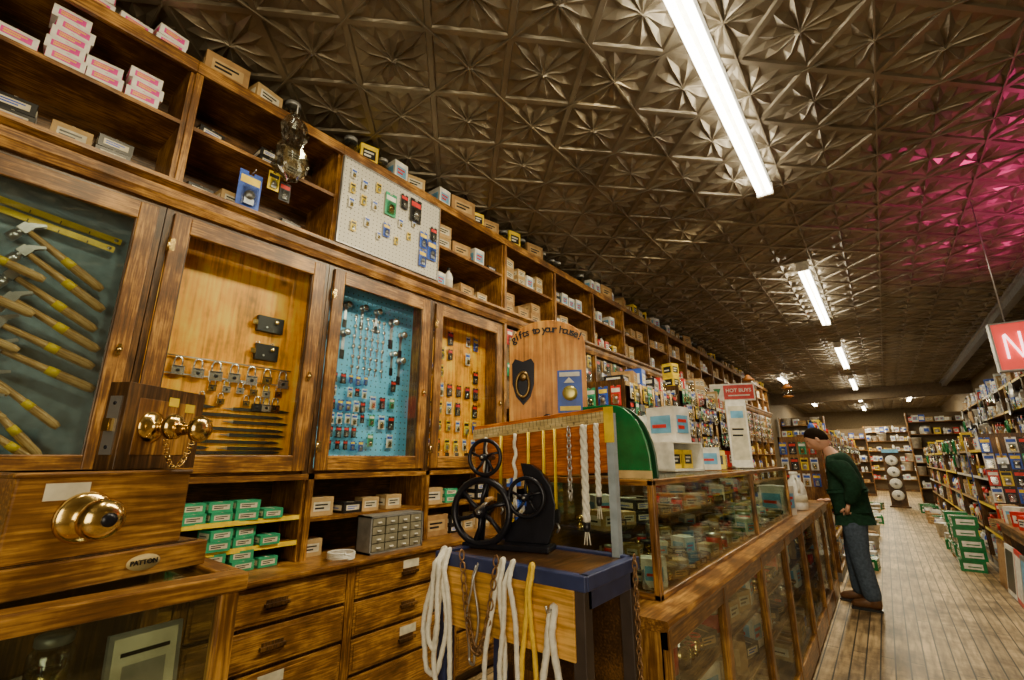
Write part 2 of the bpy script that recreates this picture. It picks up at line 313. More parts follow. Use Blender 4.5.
arc('knobb',B().lathe([(.03,0),(.03,.004),(.02,.01),(.012,.014),(.011,.03),(.024,.04),(.027,.05),(.024,.06),(.008,.066)],(0,0,0),brass,'z',14),(.065,.065,.067),'cabinet_knob','brass knob','knob')
arc('bracket',B().box((-.03,-.012,0),(.03,.012,.004),steel).box((-.03,-.012,0),(-.026,.012,.09),steel).prism([(-.026,.004),(.0,.004),(-.026,.04)],-.003,.003,steel,'y').cyl((.015,0,.004),.005,.002,iron),(.07,.04,.09),'bracket','steel angle bracket','bracket')
arc('valve',B().lathe([(.014,0),(.018,.004),(.018,.018),(.012,.022),(.02,.036),(.012,.05)],(0,0,0),brass,'z',10).tube([(-.03,0,.028),(-.02,0,.028),(.02,0,.028),(.03,0,.028)],[.012,.009,.009,.012],brass,8).tube([(.02*math.cos(q*pi/5),.02*math.sin(q*pi/5),.058) for q in range(10)],.004,red,5,closed=True),(.07,.05,.065),'valve','small brass valve','valve')
arc('hbrush',B().tube([(0,0,0),(0,0,-.10),(0,0,-.2)],[.007,.012,.009],hick,7).box((-.012,-.04,-.26),(.012,.04,-.2),steel).box((-.010,-.038,-.33),(.010,.038,-.26),black),(.03,.09,.33),'paint_brush','paint brush with wooden handle','paint brush')
arc('hhose',B().tube([(.01*k,.10*math.cos(q*pi/12)*(1-.05*k),-.12+.12*math.sin(q*pi/12)*(1-.05*k)) for k in range(3) for q in range(24)],.008,green,6),(.04,.22,.25),'garden_hose','coiled green garden hose','hose')
arc('hpan',B().lathe([(.07,0),(.1,.03),(.105,.03),(.1,.035),(.066,.006)],(0,0,-.12),steel,'x',18).tube([(.01,0,-.02),(.01,0,.02)],.006,black,6),(.05,.21,.25),'pan','steel pan','pan')
ITEMS={}
def put(key,loc,rz=0,s=1,place='the shelf',group=None,rx=0):
    me,d,name,lab,cat,bev=ARC[key]
    ITEMS.setdefault(name,[]).append((Vector(loc).length,key,tuple(loc),(rx,0,rz),(s,s,s) if not isinstance(s,tuple) else s,lab+' on '+place,cat,group))
def flush_items():
    for name,L in ITEMS.items():
        L.sort(key=lambda t:t[0]); keep=L[:290]; rest=L[290:]
        for _,key,loc,rot,s,lab,cat,g in keep:
            o=bpy.data.objects.new(name,ARC[key][0]); col.objects.link(o); o.location=loc; o.rotation_euler=rot; o.scale=s
            o['label']=lab; o['category']=cat
            if g: o['group']=g
        if rest:
            vs=[];fs=[];mi=[];sm=[];mats=[]
            for _,key,loc,rot,s,lab,cat,g in rest:
                me=ARC[key][0]; X=Matrix.LocRotScale(Vector(loc),Euler(rot),Vector(s)); o=len(vs)
                mp=[]
                for m in me.materials:
                    if m not in mats: mats.append(m)
                    mp.append(mats.index(m))
                vs+= [tuple(X@v.co) for v in me.vertices]
                for p in me.polygons: fs.append([i+o for i in p.vertices]); mi.append(mp[p.material_index]); sm.append(p.use_smooth)
            me=bpy.data.meshes.new(name); me.from_pydata(vs,[],fs)
            for m in mats: me.materials.append(m)
            me.polygons.foreach_set('material_index',mi); me.polygons.foreach_set('use_smooth',sm); me.update()
            O(name,me,label='distant shelf goods along the shop walls',cat=rest[0][6],kind='stuff')
UPR=('jar','botw','botb','boty','botr','spool','bucket','knobb','bracket','valve')
def fill(keys,x,y0,y1,z,maxh,place,group,face=0,gap=(.0,.05),skip=.05,depth=.25,stack=.0,smin=.8,smax=1.15,jit=.05):
    y=y0+.02
    while True:
        k=R.choice(keys); me,d,*_=ARC[k]; s=R.uniform(smin,smax); s=min(s,maxh/d[2]*.98)
        w=d[1]*s; 
        if y+w>y1-.01: break
        if R.random()>skip:
            r=face+R.uniform(-jit,jit); dx=min(d[0]*s/2+.02,depth/2)
            xx=x-dx*math.cos(face)
            put(k,(xx,y+w/2+.004,z),r,s,place,group)
            if d[2]*s*2<maxh and k not in UPR and R.random()<.45+stack: put(k,(xx,y+w/2+.004,z+d[2]*s+.002),r+R.uniform(-.06,.06),s,place,group)
        y+=w*1.05+.008+R.uniform(*gap)
def hang(keys,x,y0,y1,z0,z1,place,group,face=0,sy=.1,sz=.19,p=.9,s=1):
    z=z1
    while z-.15*s>z0:
        y=y0+sy/2
        while y<y1-.04:
            if R.random()<p:
                k=R.choice(keys); put(k,(x+R.uniform(0,.01)*math.cos(face),y,z+R.uniform(-.015,.015)*(s>.8)),face+R.uniform(-.08,.08),s*R.uniform(.8,1.05),place,group)
            y+=sy*R.uniform(.98,1.1)
        z-=sz
# ------------------------------------------------------------ left wall cabinets
E=lambda k:-.35+.873*k
XF=-2.6
MIX=['card','cards','wht','yelb','redb','blub','jar','can','botw','blk']
UP=['card','cards','card','cards','blk','wht']
for k in range(-1,19):
    a,b=E(k),E(k+1)
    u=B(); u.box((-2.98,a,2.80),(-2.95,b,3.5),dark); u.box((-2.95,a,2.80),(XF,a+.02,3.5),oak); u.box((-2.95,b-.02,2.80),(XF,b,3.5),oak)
    u.box((-2.98,a,3.5),(XF+.01,b,3.53),oaky); u.box((-2.98,a,2.78),(XF,b,2.80),oaky)
    root=O('open_shelf_unit',u,label='dark oak open shelf unit above the wall cabinets',cat='shelf',group='upper shelf units along the wall')
    O('shelf',B().box((-2.95,a+.02,3.13),(XF+.0,b-.02,3.152),oaky),parent=root)
    O('face_frame',B().box((XF,a-.0,2.80),(XF+.022,a+.035,3.46),oak).box((XF,a,3.46),(XF+.03,b,3.53),oaky),parent=root,bev=.004)
    g='boxes on the upper shelves'
    if k in(-1,0):
        for i,n in enumerate((3,1,5,2,3) if k==0 else (2,3,1,2,3)):
            y=a+.10+i*.15
            for s in range(n): put('pink',(XF-.06-.008*s,y+R.uniform(-.012,.012),3.153+s*.061),R.uniform(-.12,.12),1,'the upper shelf','light bulb boxes on the upper shelf')
            for s in range((2,3,2,1,2)[i]): put('pink',(XF-.07,y+.05,3.532+s*.061),R.uniform(-.15,.15),1,'top of the shelf unit','light bulb boxes on the upper shelf')
        fill(['cards','blk','pink'],XF-.02,a+.04,b-.04,2.801,.16,'the upper shelf',g,skip=.3)
    else:
        fill(UP if k!=1 else ['blk','cards','pink','yelb'],XF-.02,a+.04,b-.04,3.153,.28,'the upper shelf',g,skip=.12,jit=.15)
        if k!=2: fill(UP if k%3 else MIX,XF-.02,a+.04,b-.04,2.801,.28,'the upper shelf',g,skip=.12,jit=.15)
        fill(['cards','card','jar','jar','card','cards','yelb','wht'] ,XF+.0,a+.02,b-.02,3.532,.17,'top of the shelf unit','things on top of the shelf units',skip=.12,gap=(0,.03),smin=.9,smax=1.3,jit=.3)
O('trim_3',B().prism([(XF-.02,2.66),(XF+.02,2.66),(XF+.03,2.69),(XF+.035,2.70),(XF+.04,2.74),(XF+.075,2.76),(XF+.075,2.78),(XF-.02,2.78)],-1.3,16.3,oaky,'y'),kind='structure')
def cabinet(k,back,lab,glass_m=glass):
    a,b=E(k),E(k+1); w=b-a; root=O('wall_cabinet',None,(XF,a,1.362),label=lab,cat='cabinet',group='glazed wall cabinets')
    O('body',B().box((-.2,.005,0),(-.03,.03,1.29),oak).box((-.2,w-.03,0),(-.03,w-.005,1.29),oak).box((-.2,.03,0),(-.03,w-.03,.025),oaky).box((-.2,.03,1.265),(-.03,w-.03,1.29),oaky)
      .box((-.03,.002,0),(0,.03,1.3),darkz).box((-.03,w-.03,0),(0,w-.002,1.3),darkz).box((-.03,.03,1.27),(0,w-.03,1.3),dark),parent=root)
    O('back_panel',B().box((-.2,.03,.025),(-.185,w-.03,1.265),back),parent=root)
    d=O('door',B().box((0,.032,.015),(.024,.105,1.268),oak).box((0,w-.105,.015),(.024,w-.032,1.268),oak).box((0,.105,.015),(.024,w-.105,.10),oaky).box((0,.105,1.18),(.024,w-.105,1.268),oaky)
       .box((.002,.10,.095),(.016,.112,1.185),darkz).box((.002,w-.112,.095),(.016,w-.1,1.185),darkz),parent=root,bev=.004)
    O('glass_pane',B().box((.006,.11,.1),(.009,w-.11,1.18),glass_m),parent=d)
    O('latch',B().cyl((.024,w-.07,.55),.012,.02,brass,'x').cb((.03,w-.07,.55),(.012,.012,.05),brass),parent=d)
    for z in (.15,1.1): O('hinge',B().cyl((.022,.03,z-.035),.007,.07,brass).box((.02,.03,z-.03),(.026,.055,z+.03),brass),parent=d)
    return root
glassr=GL('glass_reflective',(.95,1,.98),.14,.6)
cabinet(0,greyback,'glazed oak wall cabinet holding hammers and hand tools',glassr); cabinet(-1,greyback,'glazed oak wall cabinet with grey backing')
cabinet(1,pine,'glazed oak wall cabinet with honey pine backing and padlocks')
cabinet(2,bluepeg,'glazed oak wall cabinet with blue pegboard of key blanks')
cabinet(3,pine,'glazed oak wall cabinet with pine backing and carded locks')
XB=XF-.183
def shk(): return B().tube([(.012,-.016,-.045),(.012,-.016,-.015),(.012,-.011,-.004),(.012,0,0),(.012,.011,-.004),(.012,.016,-.015),(.012,.016,-.045)],.0045,chrome,7)
pl=[]
for mm,nm in ((brass,'brass'),(chrome,'steel'),(black,'black')):
    o=O('padlock',B().cb((.012,0,-.062),(.022,.05,.042),mm).cyl((.023,0,-.062),.008,.002,black,'x').box((.023,-.02,-.048),(.024,.02,-.044),iron),(XB,0,-20),label=nm+' padlock hanging on the pine cabinet backing',cat='padlock',group='padlocks in the cabinet',bev=.004)
    O('shackle',shk(),parent=o); pl.append(o)
a1=E(1)
for i in range(8): dup(pl[1 if i not in(6,) else 0],(XB,a1+.12+i*.089,1.955),(0,0,R.uniform(-.1,.1)),[R.uniform(1.1,1.3)]*3)
for i in range(6): dup(pl[(0,1,1,0,1,0)[i]],(XB,a1+.38+i*.07,1.863),(0,0,0),[R.uniform(.8,.9)]*3)
for i,y in enumerate((.34,.43,.56)): dup(pl[0],(XB,a1+y,1.79),(0,0,0),(.75,.75,.75))
for y in (.58,.66): dup(pl[0],(XB,a1+y,2.11),(0,0,0),(.7,.7,.7))
for z in (1.96,1.868): O('hanging_rod',B().tube([(XB+.012,a1+.08,z),(XB+.012,a1+.79,z)],.004,steel,6).tube([(XB,a1+.12,z),(XB+.012,a1+.12,z)],.003,steel,6).tube([(XB,a1+.77,z),(XB+.012,a1+.77,z)],.003,steel,6),label='thin steel rod holding padlocks in the cabinet',cat='rod',group='hanging rods')
for i,o in enumerate(pl): o.location=(XB,a1+.72-.05*i,1.79)
for z,w_ in ((2.22,.15),(2.05,.13)):
    O('rim_lock',B().cb((.015,0,0),(.03,w_,.095),black).cyl((.03,w_*.2,.015),.012,.012,brass,'x').cb((.02,-w_/2-.012,0),(.02,.03,.03),brass).cyl((.03,-.02,-.02),.006,.004,steel,'x'),(XB,a1+.63,z),label='black rim lock mounted on the pine backing',cat='lock',group='rim locks',bev=.004)
fst=P('file_steel',(.03,.026,.02),.5,.2)
for i,(z,y,L) in enumerate(((1.715,.05,.33),(1.71,.44,.34),(1.675,.05,.70),(1.64,.05,.33),(1.64,.45,.33),(1.605,.05,.71),(1.57,.05,.33),(1.57,.44,.33),(1.535,.05,.69),(1.50,.05,.33),(1.50,.44,.33),(1.472,.05,.70))):
    O('file',B().box((0,.03,-.009),(.008,L-.04,.009),fst).prism([(L-.04,-.009),(L,-.002),(L,.002),(L-.04,.009)],0,.008,fst,'x').prism([(.03,-.009),(.03,.009),(.015,.004),(-.02,.002),(-.02,-.002),(.015,-.004)],.002,.006,steel,'x'),(XB+.004,a1+y+.03,z),(R.uniform(-.010,.010),0,0),label='long dark steel file with tang on pine backing',cat='file',group='files in the cabinet')
a2=E(2)
hang(['cblk','cblue','cwht','cblk'],XB+.02,a2+.12,a2+.48,1.46,2.0,'the blue pegboard','key packs on the blue pegboard',sy=.056,sz=.088,s=.48)
hang(['cblk','cwht','cgrn','cwht'],XB+.02,a2+.47,a2+.78,1.46,2.0,'the blue pegboard','key packs on the blue pegboard',sy=.078,sz=.13,s=.62,p=.85)
kb=B().cyl((.004,0,-.01),.012,.003,chrome,'x',12).box((.004,-.003,-.055),(.007,.003,-.02),chrome).box((.004,.003,-.05),(.007,.007,-.042),chrome).box((.004,.003,-.036),(.007,.006,-.03),chrome).tube([(-.002,0,0),(.02,0,0)],.0015,steel,5)
km=kb.mesh('key')
for i in range(6):
    for j in range(6):
        o=O('key',km,(XB+.002,a2+.33+i*.048,2.43-j*.072),(R.uniform(-.15,.15),0,0),label='steel key blank hanging on the blue pegboard',cat='key',group='key blanks'); o.scale=(1.15,1.15,1.15)
def latchset(y,z,s):
    r=O('door_latch_set',B().cyl((0,0,0),.03,.012,steel,'x').cyl((.012,0,0),.012,.03,steel,'x').lathe([(.012,.03),(.028,.045),(.028,.06),(.01,.066)],(0,0,0),chrome,'x'),(XB,y,z),label='polished steel door latch set on blue pegboard',cat='door latch',group='latch sets'); r.scale=(s,s,s)
    O('strike_plate',B().box((0,-.012,-.14),(.004,.012,-.03),steel).box((0,-.018,-.2),(.005,.018,-.13),black),parent=r)
for y,z,s in ((.15,2.46,.9),(.15,2.26,.8),(.25,2.48,.8),(.25,2.28,.9),(.64,2.44,1),(.73,2.36,.9),(.73,2.16,.9),(.66,2.2,.8),(.38,2.49,.8),(.5,2.49,.8)): latchset(a2+y,z,s)
a3=E(3)
hang(['cwht','cblk','cyel','cblue','cwht'],XB+.01,a3+.12,a3+.78,1.44,2.5,'the pine cabinet backing','carded locks in the third cabinet',sy=.10,sz=.15,s=.75,p=.8)
for i in range(6): dup(pl[i%2],(XB,a3+.15+i*.11,1.53),(0,0,0))
a0=E(0)
def hammer(loc,rx,s=1,lab='claw hammer with hickory handle hung in glazed cabinet'):
    r=O('hammer',B().tube([(0,0,0),(0,.06,0),(0,.14,0),(0,.22,0),(0,.31,0),(0,.33,0)],[.011,.013,.015,.019,.019,.013],hicky,10),loc,(rx,0,0),label=lab,cat='hammer',group='hammers in the cabinet')
    r.scale=(s,s,s)
    hb=B().cyl((0,0,-.065),.019,.035,steel,'z',12).cyl((0,0,-.033),.014,.02,steel).cb((0,0,0),(.034,.036,.036),steel)
    for x0,x1 in ((-.015,-.004),(.004,.015)): hb.prism([(-.012,.01),(.012,.01),(.018,.03),(.034,.055),(.026,.06),(.006,.04),(-.008,.025)],x0,x1,steel,'x')
    O('hammer_head',hb,parent=r); O('price_band',B().lathe([(.0175,0),(.0195,.04)],(0,.16,0),yel,'y',10),parent=r); return r
for i in range(6): hammer((XB+.05+.02*(i%2),a0+.44+.015*(i%2),2.40-.105*i),-.58+.03*i+R.uniform(-.06,.06),1.05)
for i in range(4): hammer((XB+.10,a0+.44+R.uniform(-.02,.02),1.76-.085*i),-.75+R.uniform(-.1,.1),.9)
for i in range(5): hammer((XB+.10,a0+.24+R.uniform(-.02,.02),2.28-.15*i),-.35+R.uniform(-.1,.1),.95)
for i,(z,rx,L) in enumerate(((2.51,-.10,.44),(2.465,-.12,.42))):
    O('folding_rule',B().box((0,0,-.014),(.008,L,.014),yel).box((.008,.02,-.014),(.0085,.026,.0),black).box((.008,.12,-.014),(.0085,.124,.0),black).box((.008,.22,-.014),(.0085,.224,.0),black).box((.008,.32,-.014),(.0085,.324,.0),black).cyl((.008,L-.02,0),.008,.003,steel,'x'),(XB+.02+i*.015,a0+.32,z),(rx,0,0),label='yellow wooden folding rule in the tool cabinet',cat='ruler',group='folding rules')
# ------------------------------------------------------------ lower open shelves + drawers
for k in range(-1,19):
    a,b=E(k),E(k+1); top=1.36 if k<4 else 2.66
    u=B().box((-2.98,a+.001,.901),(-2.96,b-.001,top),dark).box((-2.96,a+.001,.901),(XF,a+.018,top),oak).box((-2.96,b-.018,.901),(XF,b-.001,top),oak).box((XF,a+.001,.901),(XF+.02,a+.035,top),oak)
    if k<4: u.box((-2.98,a+.001,1.33),(XF+.02,b-.001,1.36),oaky)
    root=O('open_shelf_unit',u,label='dark oak open shelving above the drawer counter',cat='shelf',group='lower shelf units along the wall')
    zs=[1.14,1.01] if k<2 else ([1.12] if k<4 else [1.2,1.55,1.9,2.25])
    for z in zs: O('shelf',B().box((-2.96,a+.018,z-.018),(XF,b-.018,z),oaky).box((XF,a+.035,z-.02),(XF+.003,b-.02,z+.004),yel if k<2 else oaky),parent=root)
    if k>=4: O('peg_panel',B().box((XF-.03,a+.02,1.9),(XF-.02,b-.02,2.64),tanpeg),parent=root)
    if k<2:
        for z in zs+[.901]:
            y=a+.09
            while y<b-.07:
                n=1+(R.random()<.65)
                if R.random()<.3: n=0 if R.random()<.2 else 2
                for s in range(n): put('green',(XF-.04-R.uniform(0,.05),y,z+.001+s*.0485),R.uniform(-.25,.25) if s else R.uniform(-.1,.1),(.95,R.uniform(.8,.95),.94),'the shelf under the cabinets','green lock boxes')
                y+=R.uniform(.118,.13)
    elif k<4:
        fill(['blk','blk','cards','green'],XF-.02,a+.04,b-.04,1.121,.14,'the lower shelf','boxes on the lower shelves',skip=.1,stack=.3,jit=.15)
        if k==2: fill(['blk','cards'],XF-.04,a+.02,a+.3,.902,.2,'the drawer counter','boxes on the lower shelves',skip=.3)
        else: fill(['cards','blk','card'],XF-.02,a+.04,b-.04,.902,.2,'the drawer counter','boxes on the lower shelves')
    else:
        hang(['cblue','cyel','cred','cwht','cblk','cgrn','cblk','hbrush'],XF+.01,a+.04,b-.03,1.92,2.63,'the wall display','carded goods along the wall',sy=.088,sz=.17,s=.95)
        for z in [.901,1.2,1.55]:
            if (k+int(z*10))%3==0: fill(['boty','botb','botr','botw'],XF-.01,a+.04,b-.03,z+.001,.3,'the wall shelf','goods on the wall shelves',skip=.05,gap=(0,.01))
            else: fill(MIX+['boty','botb'],XF-.01,a+.04,b-.03,z+.001,.3,'the wall shelf','goods on the wall shelves',skip=.05)
O('worktop',B().prism([(-2.98,.87),(-2.37,.87),(-2.36,.88),(-2.36,.895),(-2.37,.9),(-2.98,.9)],-1.2,16,oaky,'y'),label='long dark oak worktop over the drawers',cat='countertop')
for c in range(-2,12):
    a=.0+c*.8; b=a+.8
    root=O('drawer_cabinet',B().box((-2.98,a+.001,.06),(-2.41,b-.001,.869),darkz).box((-2.98,a+.001,0),(-2.45,b-.001,.06),dark).box((-2.41,a+.001,.0),(-2.39,a+.025,.869),oak).box((-2.41,b-.025,0),(-2.39,b-.001,.869),oak),label='dark oak drawer cabinet with wooden drawers',cat='cabinet',group='drawer cabinets under the worktop')
    for r_,(z0,z1) in enumerate(((.70,.86),(.52,.68),(.34,.50),(.08,.32))):
        d=O('drawer',B().box((-2.41,a+.03,z0),(-2.39,b-.03,z1),drw).box((-2.39,a+.045,z0+.015),(-2.385,b-.045,z1-.015),drw),parent=root,bev=.004)
        O('pull',B().box((-2.385,a+.34,z0+.07),(-2.365,a+.46,z0+.085),darkz).box((-2.385,a+.35,z0+.06),(-2.38,a+.45,z0+.1),darkz),parent=d)
        if (c==2 and r_ in(0,2)) or (c==1 and r_==2): O('paper_label',B().box((-2.385,a+.35,z0+.10),(-2.3835,a+.47,z0+.145),paper),parent=d)
og=O('parts_organizer',B().box((-.14,-.2,0),(0,.2,.01),grey).box((-.14,-.2,.2),(0,.2,.21),grey).box((-.14,-.2,0),(0,-.19,.21),grey).box((-.14,.19,0),(0,.2,.21),grey).box((-.14,-.2,0),(-.13,.2,.21),grey),(-2.43,1.93,.901),label='grey steel small parts organizer on worktop',cat='organizer')
for i in range(4):
    for j in range(4): O('drawer',B().box((-.12,-.185+j*.094,.014+i*.047),(.002,-.1+j*.094,.056+i*.047),P('smoked_plastic',(.22,.2,.14),.2)).box((.002,-.155+j*.094,.03+i*.047),(.012,-.13+j*.094,.036+i*.047),white),parent=og)
O('wire_coil',B().tube([(.07*math.cos(t*.3)*(1+.01*math.sin(t)),.07*math.sin(t*.3),.008+t*.0004) for t in range(84)],.006,white,6),(-2.46,1.57,.901),label='coil of white wire lying on worktop',cat='wire')
pb=O('pegboard',B().box((0,0,0),(.012,.86,.62),whitepeg),(XF+.035,1.40,2.81),label='white pegboard panel fixed over the upper shelf',cat='pegboard')
O('frame',B().box((-.005,-.008,-.008),(.018,.0,.628),grey).box((-.005,.86,-.008),(.018,.868,.628),grey).box((-.005,0,-.008),(.018,.86,0),grey).box((-.005,0,.62),(.018,.86,.628),grey),parent=pb)
for y,z,k,s in ((.07,.56,'cwht',.5),(.07,.45,'cyel',.5),(.07,.34,'cwht',.5),(.16,.52,'cwht',.55),(.16,.4,'cyel',.5),(.27,.55,'cyel',.5),(.25,.4,'cwht',.5),(.38,.52,'cgrn',1.2),(.36,.27,'cblue',.7),(.5,.57,'cblk',.8),(.61,.58,'cblk',1.3),(.7,.34,'cblue',.9),(.79,.30,'cblue',1.1),(.7,.19,'cblue',.9),(.8,.42,'cblk',.8),(.1,.18,'cyel',.5),(.2,.25,'cwht',.5),(.48,.36,'cwht',.5),(.56,.28,'cyel',.4),(.3,.18,'cwht',.4),(.45,.2,'cyel',.4),(.6,.4,'cwht',.4)):
    put(k,(XF+.06,1.40+y,2.81+z),0,s,'the white pegboard','small packs on the white pegboard')
put('cblue',(XF+.03,.86,3.02),0,1.5,'the shelf edge'); put('cyel',(XF+.03,.98,3.09),0,.8,'the shelf edge'); put('cblk',(XF+.03,1.05,3.05),0,.8,'the shelf edge')
bg=B(); bagm=GL('crumpled_plastic',(.75,.77,.73),.30,1.0)
vs=[];fs=[];NB=18;RB=[(.012,.0),(.025,-.03),(.055,-.07),(.075,-.12),(.06,-.17),(.05,-.22),(.07,-.28),(.085,-.34),(.08,-.40),(.05,-.44),(.01,-.46)]
for i,(r_,z) in enumerate(RB):
    for j in range(NB):
        q=r_*(1+R.uniform(-.28,.28)); a=2*pi*j/NB; vs.append((q*math.cos(a)*.7,q*math.sin(a)*1.1,z+R.uniform(-.012,.012)))
for i in range(len(RB)-1):
    for j in range(NB): fs.append((i*NB+j,i*NB+(j+1)%NB,(i+1)*NB+(j+1)%NB,(i+1)*NB+j))
bg.add(vs,fs,bagm,False); bg.tube([(0,0,.06),(0,.0,0)],.003,white,5)
O('plastic_bag',bg,(XF+.12,1.02,3.48),label='clear crumpled plastic bag hanging from the shelf edge',cat='plastic bag')
# ------------------------------------------------------------ foreground display case with lock samples
cz=1.22
root=O('glass_display_case',B().box((-1.6,-.75,0),(-1.085,.466,.62),darkz).box((-1.6,-.75,.62),(-1.57,.466,1.184),darkz),label='old oak and glass display case with knob samples',cat='display case')
fr=B()
fr.box((-1.115,.43,.62),(-1.085,.466,1.185),oak).box((-1.57,.43,.62),(-1.54,.466,1.185),oak).box((-1.115,-.75,.62),(-1.085,-.715,1.185),oak)
fr.box((-1.125,-.76,1.185),(-1.075,.476,cz),oaky).box((-1.61,.43,1.185),(-1.125,.476,cz),oakx).box((-1.61,-.76,1.185),(-1.57,.43,cz),oaky).box((-1.12,-.75,.62),(-1.08,.47,.66),oaky)
O('frame',fr,parent=root,bev=.004)
O('glass_pane',B().box((-1.102,-.71,.66),(-1.098,.43,1.185),glass2),parent=root); O('glass_pane',B().box((-1.57,.446,.66),(-1.115,.45,1.185),glass2),parent=root); O('glass_top',B().box((-1.57,-.72,1.205),(-1.125,.43,1.213),glass2),parent=root)
O('shelf',B().box((-1.57,-.7,.98),(-1.13,.43,.988),glass2),parent=root)
O('picture_frame',B().box((-.006,-.06,0),(.006,.06,.14),grey).box((.006,-.052,.01),(.007,.052,.132),paper).box((.007,-.035,.04),(.0075,.035,.085),P('grey_print',(.3,.28,.25),.6)).box((.007,-.04,.10),(.0075,.04,.107),black).box((.007,-.04,.018),(.0075,.03,.024),grey),(-1.17,.345,.989),(0,-.1,.1),label='small silver framed card inside the display case',cat='picture frame')
for i in range(12): put(['blk','knobb','cards','valve','blk','bracket','can','knobb','blk','valve','bracket','jar'][i],(-1.20-.1*(i%3),-.28+i*.048,.989),R.uniform(-.5,.5),.75,'a glass shelf in the display case','small goods in the display case')
bx=O('lock_sample_box',None,(-1.235,.445,cz),(0,0,math.radians(12.7)),label='wooden lock sample box with large brass knobs',cat='sample box')
O('base',B().box((-.30,-.5,0),(0,0,.05),oaky).box((-.28,-.49,.05),(-.012,-.015,.054),darkz),parent=bx,bev=.006)
tg=O('name_plate',B().lathe([(.02,0),(.02,.002)],(0,0,0),P('worn_brass_plate',(.45,.34,.15),.6,.2),'x',24),(.0,-.125,.026),parent=bx); tg.scale=(1,1.5,.75)
O('lettering',text('PATTON',.0125,black,.0006,bold=.0004),(.0035,-.125,.026),(pi/2,0,pi/2),parent=bx)
O('body',B().box((-.20,-.34,.054),(-.01,-.055,.205),drw).box((-.205,-.345,.195),(-.006,-.052,.205),oaky),parent=bx,bev=.004)
O('paper_label',B().box((-.01,-.30,.155),(-.0085,-.235,.185),paper),parent=bx)
kn=lambda s: [(.046*s,0),(.046*s,.006*s),(.040*s,.012*s),(.028*s,.016*s),(.018*s,.02*s),(.015*s,.036*s),(.026*s,.044*s),(.035*s,.054*s),(.037*s,.066*s),(.031*s,.08*s),(.018*s,.087*s),(.006*s,.089*s)]
O('door_knob',B().lathe(kn(1),(-.01,-.235,.122),brass,'x',28).lathe([(.012,.088),(.012,.093),(.004,.095)],(-.01,-.235,.122),iron,'x',16),parent=bx)
O('edge_button',B().cyl((.0,-.45,.12),.012,.004,brass,'x'),parent=bx)
ds=O('door_sample',B().box((-.0225,0,0),(.0225,.216,.18),darkz).box((-.024,.03,.03),(-.0225,.19,.15),oak).box((.0225,.03,.03),(.024,.19,.15),oak),(-1.245,.235,cz+.206),(0,0,math.atan2(.12,.18)),label='section of dark wooden door with brass knobs on both sides',cat='door sample',bev=.004)
O('latch_plate',B().box((-.013,-.003,.03),(.013,0,.15),steel).cb((0,-.008,.09),(.014,.014,.026),brass).cyl((0,-.004,.045),.004,.002,iron,'y').cyl((0,-.004,.135),.004,.002,iron,'y'),parent=ds)
ks=[(.034,0),(.034,.005),(.024,.010),(.012,.014),(.011,.032),(.02,.038),(.028,.05),(.027,.06),(.018,.068)]
O('door_knob',B().lathe(ks,(.0225,.07,.09),brass,'x',24),parent=ds)
O('door_knob',B().lathe([(.016,.066),(.012,.085),(.016,.095),(.027,.105),(.029,.118),(.02,.128),(.004,.13)],(.0225,.075,.085),brass,'x',24),parent=ds)
O('door_knob',B().lathe([(r,-h) for r,h in ks],(-.0225,.09,.09),brass,'x',24),parent=ds)
ch=B()
for i in range(22):
    t=i/21; p=Vector((.06+.05*t,.07+.02*t,.075-.22*t*(1-t)*1.1-.02*t)); a=(pi/2 if i%2 else 0)
    X=Matrix.Translation(p)@Matrix.Rotation(a,4,'X')@Matrix.Rotation(.6*(t-.5),4,'Y')
    ch.tube([(.006*math.cos(q*pi/4),.0035*math.sin(q*pi/4),0) for q in range(8)],.0011,brass,5,closed=True,X=X)
O('chain',ch,parent=ds)
for i,(x,y,z) in enumerate(((.0241,.12,.15),(.0241,.17,.14))): O('price_tag',B().box((x,y-.014,z-.01),(x+.0008,y+.014,z+.01),yel),parent=ds)
# ------------------------------------------------------------ rope bench
bx0,bx1,by0,by1,bz=-1.22,-.67,1.15,1.47,1.14
bench=O('rope_bench',B().box((bx0,by0,bz-.012),(bx1,by1,bz),dark),label='wooden bench with blue painted frame draped with ropes',cat='bench')
O('frame',B().box((bx0-.01,by0-.012,bz-.03),(bx1+.01,by0+.02,bz+.008),bluep).box((bx1-.02,by0,bz-.03),(bx1+.012,by1+.01,bz+.008),bluep).box((bx0-.012,by0,bz-.03),(bx0+.02,by1+.01,bz+.008),bluep).box((bx0,by1-.02,bz-.03),(bx1,by1+.01,bz+.008),bluep),parent=bench,bev=.003)
O('front_board',B().box((bx0+.03,by0-.005,bz-.20),(bx1-.03,by0+.015,bz-.03),piney),parent=bench,bev=.003)
O('side_board',B().box((bx1-.02,by0+.02,bz-.08),(bx1-.0,by1-.02,bz-.03),bluep),parent=bench,bev=.003)
O('back_board',B().box((bx0+.03,by1-.02,bz-.4),(bx1-.03,by1-.01,bz-.03),dark),parent=bench)
for x in (bx0,bx1-.04):
    for y in (by0,by1-.04): O('leg',B().box((x,y,0),(x+.04,y+.04,bz-.03),bluep if x<-1 else P('dark_leg',(.05,.035,.03),.5)),parent=bench,bev=.003)
O('lower_shelf',B().box((bx0+.02,by0+.02,.35),(bx1-.02,by1-.02,.37),dark),parent=bench)
ft=by0-.028
